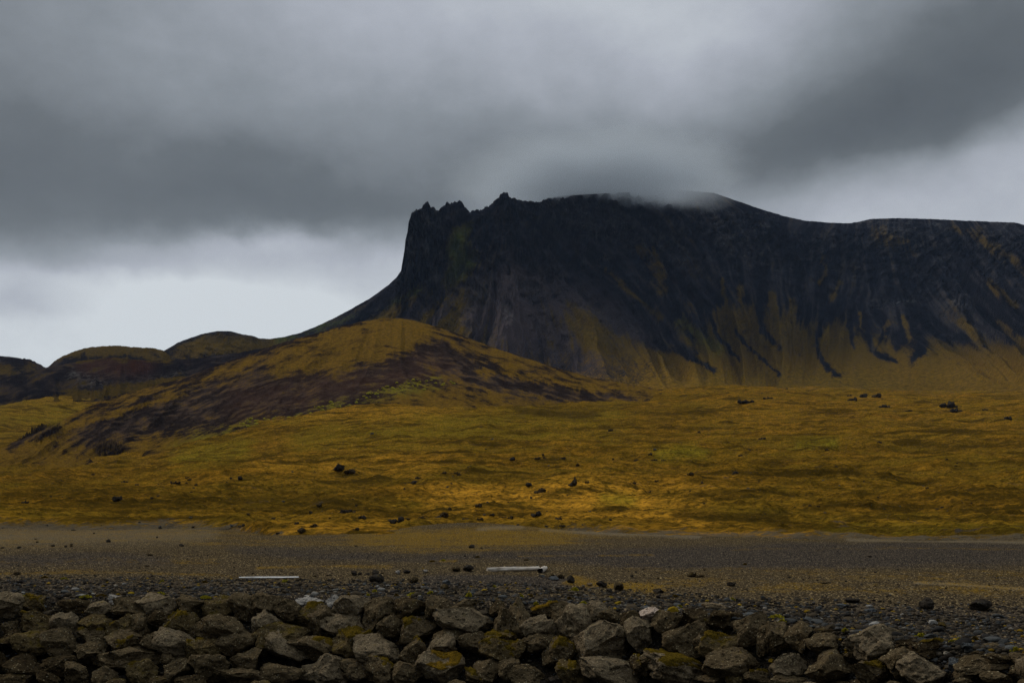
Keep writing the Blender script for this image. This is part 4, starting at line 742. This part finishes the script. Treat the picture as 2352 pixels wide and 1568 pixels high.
for i, (px, pyb, w, h) in enumerate(LV):
    X, Y, Z = hit(lambda a, b: field_z(a, b, False), px, pyb, 84, 1500)
    m_ = Y/F; W, H = w*m_*.88, h*m_*1.0; n = max(1, min(5, int(W/H*1.3))); V = []; Fa = []; off = 0
    Zb = float(field_z(np.array([X]), np.array([Y]))[0])
    for k in range(n):
        v, f = rock_shape(7000+i*9+k, 3, 9, rough=1.9, lo=.5); sw = W/n*R.uniform(.7, 1.3)+.15*H; sh = H*(R.uniform(.45, 1) if k != n//2 else 1)
        v = v*np.array([sw/2, sw*.6, sh*.58]); v = v@rotm(R.uniform(-.3, .3), R.uniform(-.3, .3), 0).T
        v = v+np.array([(k-(n-1)/2)*W/n*.9, R.uniform(-.3, .3)*sw, sh*.32]); V.append(v); Fa.append(f+off); off += len(v)
    pale = R.random() < .22
    o = link('lava_rock', np.concatenate(V), np.concatenate(Fa), M_rock['dark' if pale else 'black']); o.location = (X, Y, Zb)
    sz = 'large ' if w > 26 else 'small ' if w < 10 else ''; kd = 'jagged lava outcrop' if n > 1 else 'pointed lava rock'
    zone = 'close to the gravel edge' if pyb > 1175 else 'in the near moss field' if pyb > 1130 else 'midway up the moss field' if pyb > 1040 else 'far up the moss field'
    hz = int(px//168); hzn = ['at far left', 'under dark hill', 'under left knoll', 'left under near hill', 'under hill summit', 'under cliff', 'under pinnacle', 'under cloud', 'under summit dome', 'under mossy gullies', 'under saddle', 'under black gully', 'under plateau', 'at right edge'][min(hz, 13)]
    tag(o, unique(sz+kd+' '+zone+' '+hzn, []), 'rock', 'lava rocks in the moss field')

for i in range(188):
    px = R.uniform(0, 2352); py = 1000+215*R.random()**.6
    if px < 450 and py < 1100: continue
    X, Y, Z = hit(lambda a, b: field_z(a, b, False), px, py, 84, 1500, 2500); w = R.uniform(3, 9)*Y/F
    v, f = rock_shape(8300+i, 3, 8, rough=1.5, lo=.5); v = v*np.array([w/2, w*.4, w*R.uniform(.22, .42)])
    o = link('lava_rock', v, f, M_rock[R.choice(['black', 'black', 'dark', 'blue'])]); o.location = (X, Y, float(field_z(np.array([X]), np.array([Y]))[0])+w*.1)
    tag(o, 'very small dark lava stone half sunk in the moss field', 'rock', 'very small lava stones in the moss field')

# ---- pale green cushions of growth in a ragged row along the lower edge of the bare band on the near hill
M_shrub = moss_mat('shrub_pale_green', (.085, .078, .008), (.34, .28, .025), .9)
FR = [(545, 972), (600, 968), (640, 966), (690, 962), (720, 945), (745, 932), (775, 928), (800, 936), (830, 915), (860, 903), (900, 893), (940, 886), (985, 880), (1040, 886)]
hx, hy, hp = SURF[1]
for i in range(96):
    px = R.uniform(545, 1045); py = float(np.interp(px, [a for a, b in FR], [b for a, b in FR]))+R.gauss(0, 5)
    k = int(np.argmin((hx-px)**2+(hy-py)**2)); P = hp[k]; fz = float(field_z(P[0:1], P[1:2])[0])
    if fz > P[2]: P = np.array(hit(lambda a, b: field_z(a, b, False), px, py, 300, 1100, 3000))
    w = R.uniform(4, 11)*P[1]/F; v, f = rock_shape(8800+i, 3, 4, rough=2.0, lo=.7); v = v*np.array([w/2, w*.45, w*R.uniform(.22, .42)])
    o = link('shrub', v, f, M_shrub); o.location = (P[0], P[1], P[2]+w*.08)
    tag(o, 'low pale yellow-green shrub in the ragged row at the foot of the brown hill', 'shrub', 'pale green shrubs along the foot of the hill')

# ------------------------------------------------------------------ cobbles between bank and flat
PED = soft([-400, 0, 300, 700, 1000, 1200, 1500, 1800, 2352, 2800], [1316, 1318, 1320, 1326, 1334, 1342, 1362, 1376, 1392, 1400])   # upper limit of the shingle
protos = [rock_shape(9000+k, 2 if k < 8 else 3, 7, rough=.7, lo=.6, round_=.3) for k in range(12)]
pm = {}
def proto_mesh(k, tone):
    if (k, tone) not in pm:
        v, f = rock_shape(9100+k, 3, 8, rough=.7, lo=.6, round_=.3); o = link('cobble', v*np.array([.5, .42, .26]), f, M_cob[tone]); pm[(k, tone)] = o; return o, True
    return pm[(k, tone)], False
CT = {'blue': ('slate-blue rounded cobble among loose shingle above the boulders', 'slate-blue cobbles above the bank'), 'brown': ('dull brown cobble among loose shingle above the boulders', 'brown cobbles above the bank'), 'dark': ('near-black cobble among loose shingle above the boulders', 'near-black cobbles above the bank'),
      'pale': ('pale grey cobble standing out in the shingle above the boulders', 'pale cobbles above the bank'), 'mossy': ('cobble coated in golden moss in the shingle above the boulders', 'moss-coated cobbles above the bank')}
def crest_py(px): return pyz(0.0, CR(px))
for i in range(300):
    px = R.uniform(-10, 2362); cp = float(crest_py(px)); top = float(PED(px)); q = R.random()**.55; py = top+8+(cp+3-top-8)*q
    Y = CAMZ*F/(py-HY); w = (.13+.20*R.random()**2.2)*(1.2 if q > .8 else 1)
    tone = R.choices(['blue', 'brown', 'dark', 'pale', 'mossy'], [30, 40, 20, 6, 4])[0]
    o, first = proto_mesh(R.randrange(6), tone)
    if not first: o = o.copy(); C.objects.link(o)
    o.scale = (w, w*R.uniform(.8, 1.2), w*R.uniform(.7, 1.3)); o.rotation_euler = (R.uniform(-.3, .3), R.uniform(-.3, .3), R.uniform(0, 6.28))
    X = (px-CX)/F*Y; z = float(gzf(np.array([X]), np.array([Y]))[0]); o.location = (X, Y, z+w*.12)
    tag(o, CT[tone][0], 'cobble', CT[tone][1])
def scatter(name, n, place, size, tones, seed, sub=1):
    r = np.random.default_rng(seed); V = []; Fs = []; A = []; off = 0
    vs = [rock_shape(9500+k, sub, 6, rough=.6, lo=.6) for k in range(10)]
    X, Y = place(r, n); Z = ground_z(X, Y, False)
    for i in range(n):
        v, f = vs[r.integers(10)]; w = size(r)
        if w > .16: v, f = protos[r.integers(8)]
        s = np.array([w*.5*r.uniform(.8, 1.2), w*.45, w*.28*r.uniform(.7, 1.3)]); a = r.uniform(0, 6.28); ca, sa = math.cos(a), math.sin(a)
        q = v*s; q = np.stack([q[:, 0]*ca-q[:, 1]*sa, q[:, 0]*sa+q[:, 1]*ca, q[:, 2]], -1)+np.array([X[i], Y[i], Z[i]+w*.07])
        V.append(q); Fs.append(f+off); off += len(v); c = np.array(tones[r.choice(len(tones), p=TP)])*r.uniform(.7, 1.25); A.append(np.repeat(c[None], len(v), 0))
    o = link(name, np.concatenate(V), np.concatenate(Fs), M_shingle, attrs={'tone': np.concatenate(A)}); tag(o, kind='stuff'); return o
TONES = [(.036, .036, .034), (.048, .038, .026), (.016, .013, .010), (.15, .13, .10), (.22, .13, .010), (.060, .060, .060)]
TP = [.24, .34, .28, .035, .025, .08]
def pl_shingle(r, n):
    px = r.uniform(-150, 2500, n); cp = crest_py(px); tp = PED(px); py = tp+(cp+10-tp)*r.random(n)**.8+r.normal(0, 2.5, n); Y = CAMZ*F/(py-HY); return (px-CX)/F*Y, Y
o = scatter('shingle', 19000, pl_shingle, lambda r: .045+.12*r.random()**2.6, TONES, 5); tag(o, 'loose grey and brown shingle above the rock bank', 'shingle')
def pl_flat(r, n):
    px = r.uniform(-150, 2500, n); py = 1236+(PED(px)-1236)*r.random(n)**.7; Y = CAMZ*F/(py-HY); return (px-CX)/F*Y, Y
TP = [.10, .40, .40, .05, .02, .03]
o = scatter('gravel', 5000, pl_flat, lambda r: .03+.07*r.random()**4, TONES, 6); tag(o, 'scattered dark pebbles over the flat gravel', 'gravel')
def pl_bank(r, n):
    px = r.uniform(1930, 2420, n); cp = crest_py(px); py = cp+r.random(n)**1.2*70; Yc = CR(px); Y = (CAMZ+SL*Yc)/(SL+(py-HY)/F)+.35; return (px-CX)/F*Y, Y
TP = [.24, .34, .28, .035, .025, .08]
o = scatter('pebbles', 1800, pl_bank, lambda r: .06+.12*r.random()**2, TONES, 8); tag(o, 'small pebbles spilled between the boulders at right', 'pebbles', kind='stuff')

# ------------------------------------------------------------------ moss tufts and small plants
TF = {0: [(410,478,60,18),(1880,520,50,24),(1490,512,30,20),(590,490,60,16),(790,655,90,22),(930,645,100,26),(1885,672,110,22),(1470,628,90,16),(200,655,200,20)], 588: [(1455,632,120,34),(1605,622,60,16),(1955,638,60,40),(1090,608,40,14),(2190,562,30,20),(1620,330,60,18),(1720,322,40,12),(2035,290,46,16),(1290,648,36,14),(1030,648,30,12),(850,645,40,14),(270,512,60,18)],
 1176: [(575,585,74,32),(655,712,60,26),(175,648,34,26),(530,672,40,26),(88,650,30,22),(2140,355,30,16),(1500,655,60,16),(1540,752,40,12),(2025,685,36,14),(220,738,40,22),(350,715,50,12)], 1764: [(80,840,150,36),(130,920,70,44),(1690,1080,60,22),(1410,1018,100,20),(1900,1050,50,16),(310,905,110,20),(710,1005,50,30),(1760,1060,50,20),(1560,890,30,12),(2270,1195,60,16)]}
tl = sorted([(x0+x*.25, 1205.9+(y+h/2)*.25, w*.25, h*.25) for x0, l in TF.items() for (x, y, w, h) in l])
for i, (px, pyb, w, h) in enumerate(tl):
    X, Y, Z = hit(gzf, px, min(pyb, float(crest_py(px))+2), 20, 122); m_ = Y/F; W, H = w*m_, max(h*m_, .08); V = []; Fa = []; off = 0
    nb = int(90+W*90); r = np.random.default_rng(600+i)
    for k in range(nb):
        bx, by = r.normal(0, .20)*W, r.normal(0, .20)*W*.5; ln = H*r.uniform(.35, 1.0)*math.exp(-(bx/(W*.55))**2); a = r.uniform(0, 6.28); lean = r.uniform(0, .6)*ln; bw = .018+.012*r.random()
        dx, dy = math.cos(a), math.sin(a)
        V += [(bx-dy*bw, by+dx*bw, -.03), (bx+dy*bw, by-dx*bw, -.03), (bx+dx*lean*.5+dy*bw, by+dy*lean*.5-dx*bw, ln*.6), (bx+dx*lean*.5-dy*bw, by+dy*lean*.5+dx*bw, ln*.6), (bx+dx*lean, by+dy*lean, ln)]
        Fa += [(off, off+1, off+2), (off, off+2, off+3), (off+3, off+2, off+4)]; off += 5
    t_ = i % 3; o = link('moss_tuft', V, Fa, M_tuft if t_ != 1 else M_mossO); o.location = (X, Y, float(gzf(np.array([X]), np.array([Y]))[0])+.03)
    lab = unique(('wide ' if w > 20 else 'small ' if w < 11 else '')+('yellow-green' if t_ != 1 else 'orange-gold')+' moss tuft in shingle '+place_name(px, pyb), [])
    tag(o, lab, 'plant', 'bright moss tufts in the shingle')

# ------------------------------------------------------------------ driftwood
def log(name, ax, ay, bx, by, rad_px, mat, hollow=False, label='', taper=.9, flat=1.0, endmat=None, dY=0.0):
    X1, Y1, _ = hit(gzf, ax, ay, 30, 110); X2_, Y2_, _ = hit(gzf, bx, by, 30, 110); Y2_ += dY; X2_ = (bx-CX)/F*Y2_
    r0 = rad_px*Y1/F; L = math.hypot(X2_-X1, Y2_-Y1); nr, ns = 40, 20; V = []
    for i in range(nr+1):
        t = i/nr; rr = r0*(1+(taper-1)*t)
        for k in range(ns):
            a = 2*math.pi*k/ns; q = rr*(1+.10*math.sin(3*a+t*5+1)+.05*math.sin(7*a+t*11)); V.append((t*L, q*math.cos(a), q*math.sin(a)*flat+.04*r0*math.sin(t*6)))
    Fs = [(i*ns+k, i*ns+(k+1) % ns, (i+1)*ns+(k+1) % ns, (i+1)*ns+k) for i in range(nr) for k in range(ns)]
    root = bpy.data.objects.new(name, None); C.objects.link(root)
    b = link('trunk', V, Fs, mat, root)
    for i, sgn in ((0, 1), (nr, -1)):      # end faces, slightly sunken, with a ring
        base = [V[i*ns+k] for k in range(ns)]; cx = i/nr*L; W_ = list(base); dep = (.5 if hollow else .03)*r0*2*sgn
        W_ += [(p[0]+(.0 if not hollow else .02*sgn), p[1]*.78, p[2]*.78) for p in base]; W_ += [(p[0]+dep, p[1]*.70, p[2]*.70) for p in base]; W_.append((cx+dep, 0, 0)); n0 = len(W_)-1
        Q = [(a_*ns+k, a_*ns+(k+1) % ns, (a_+1)*ns+(k+1) % ns) for a_ in (0, 1) for k in range(ns)]+[(a_*ns+k, (a_+1)*ns+(k+1) % ns, (a_+1)*ns+k) for a_ in (0, 1) for k in range(ns)]+[(2*ns+k, 2*ns+(k+1) % ns, n0) for k in range(ns)]
        link('end_grain', W_, Q, endmat or mat, root)
    z = min(float(gzf(np.array([X1]), np.array([Y1]))[0]), float(gzf(np.array([X2_]), np.array([Y2_]))[0]))
    root.location = (X1, Y1, z+r0*.85*flat); root.rotation_euler = (0, 0, math.atan2(Y2_-Y1, X2_-X1)); tag(root, label, 'driftwood', 'driftwood on the gravel')
    return root
log('driftwood_log', 1119, 1311, 1238, 1309, 4.9, M_wood, label='long pale weathered log lying on the gravel beside the short stump', taper=1.05)
log('driftwood_stump', 1241, 1316, 1252, 1309, 6.6, M_wood, hollow=True, label='short hollow log stump with a black end facing out', taper=.85, endmat=M_endgrain)  # end caps near-black all over
log('driftwood_plank', 549, 1328, 686, 1326.5, 3.5, M_woodw, label='thin bleached white plank lying at the edge of the shingle', flat=.62)

# ------------------------------------------------------------------ cloud resting on the summit
v, f = ICO[4]; v = v*np.array([400, 400, 58]); cl = link('cloud', v, f, M_moss); cl.location = (190, 2500, 729)
m = bpy.data.materials.new('summit_cloud'); m.use_nodes = True; t = NT(m.node_tree); t.n.clear()
o_ = t.new('ShaderNodeOutputMaterial'); pv = t.new('ShaderNodeVolumePrincipled'); t.l.new(pv.outputs[0], o_.inputs['Volume'])
tc2 = t.new('ShaderNodeTexCoord').outputs['Object']; ln = t.new('ShaderNodeVectorMath', operation='LENGTH'); t.l.new(t.mapping(tc2, (1/400, 1/400, 1/58)), ln.inputs[0])
nn = t.noise(t.mapping(tc2, (.006, .006, .02)), 1.0, 4, .55)
dn = t.m('SUBTRACT', 1.0, ln.outputs['Value']); dn = t.m('MULTIPLY_ADD', t.m('SUBTRACT', nn, 0.5), .5, dn); dn = t.m('MULTIPLY', dn, 1.6, clamp=True)
t.l.new(t.m('MULTIPLY', t.m('MULTIPLY', dn, dn), 0.024), pv.inputs['Density']); pv.inputs['Color'].default_value = (.635, .68, .725, 1)
cl.data.materials[0] = m
tag(cl, 'grey cloud resting on the flat summit of the mountain', 'cloud', kind='stuff')

# ------------------------------------------------------------------ thin air between here and the mountain
hv = np.array([(x, y, z) for x in (-12000, 12000) for y in (-80, 6200) for z in (-20, 900)], float)
hf_ = np.array([(0, 1, 3, 2), (4, 6, 7, 5), (0, 4, 5, 1), (2, 3, 7, 6), (0, 2, 6, 4), (1, 5, 7, 3)])
hz = link('haze', hv, hf_, cl.data.materials[0], smooth=False)
m = bpy.data.materials.new('air'); m.use_nodes = True; t = NT(m.node_tree); t.n.clear()
o_ = t.new('ShaderNodeOutputMaterial'); pv = t.new('ShaderNodeVolumePrincipled'); t.l.new(pv.outputs[0], o_.inputs['Volume'])
pv.inputs['Density'].default_value = 1.4e-5; pv.inputs['Color'].default_value = (.46, .64, 1.0, 1)
hz.data.materials[0] = m; tag(hz, kind='stuff')
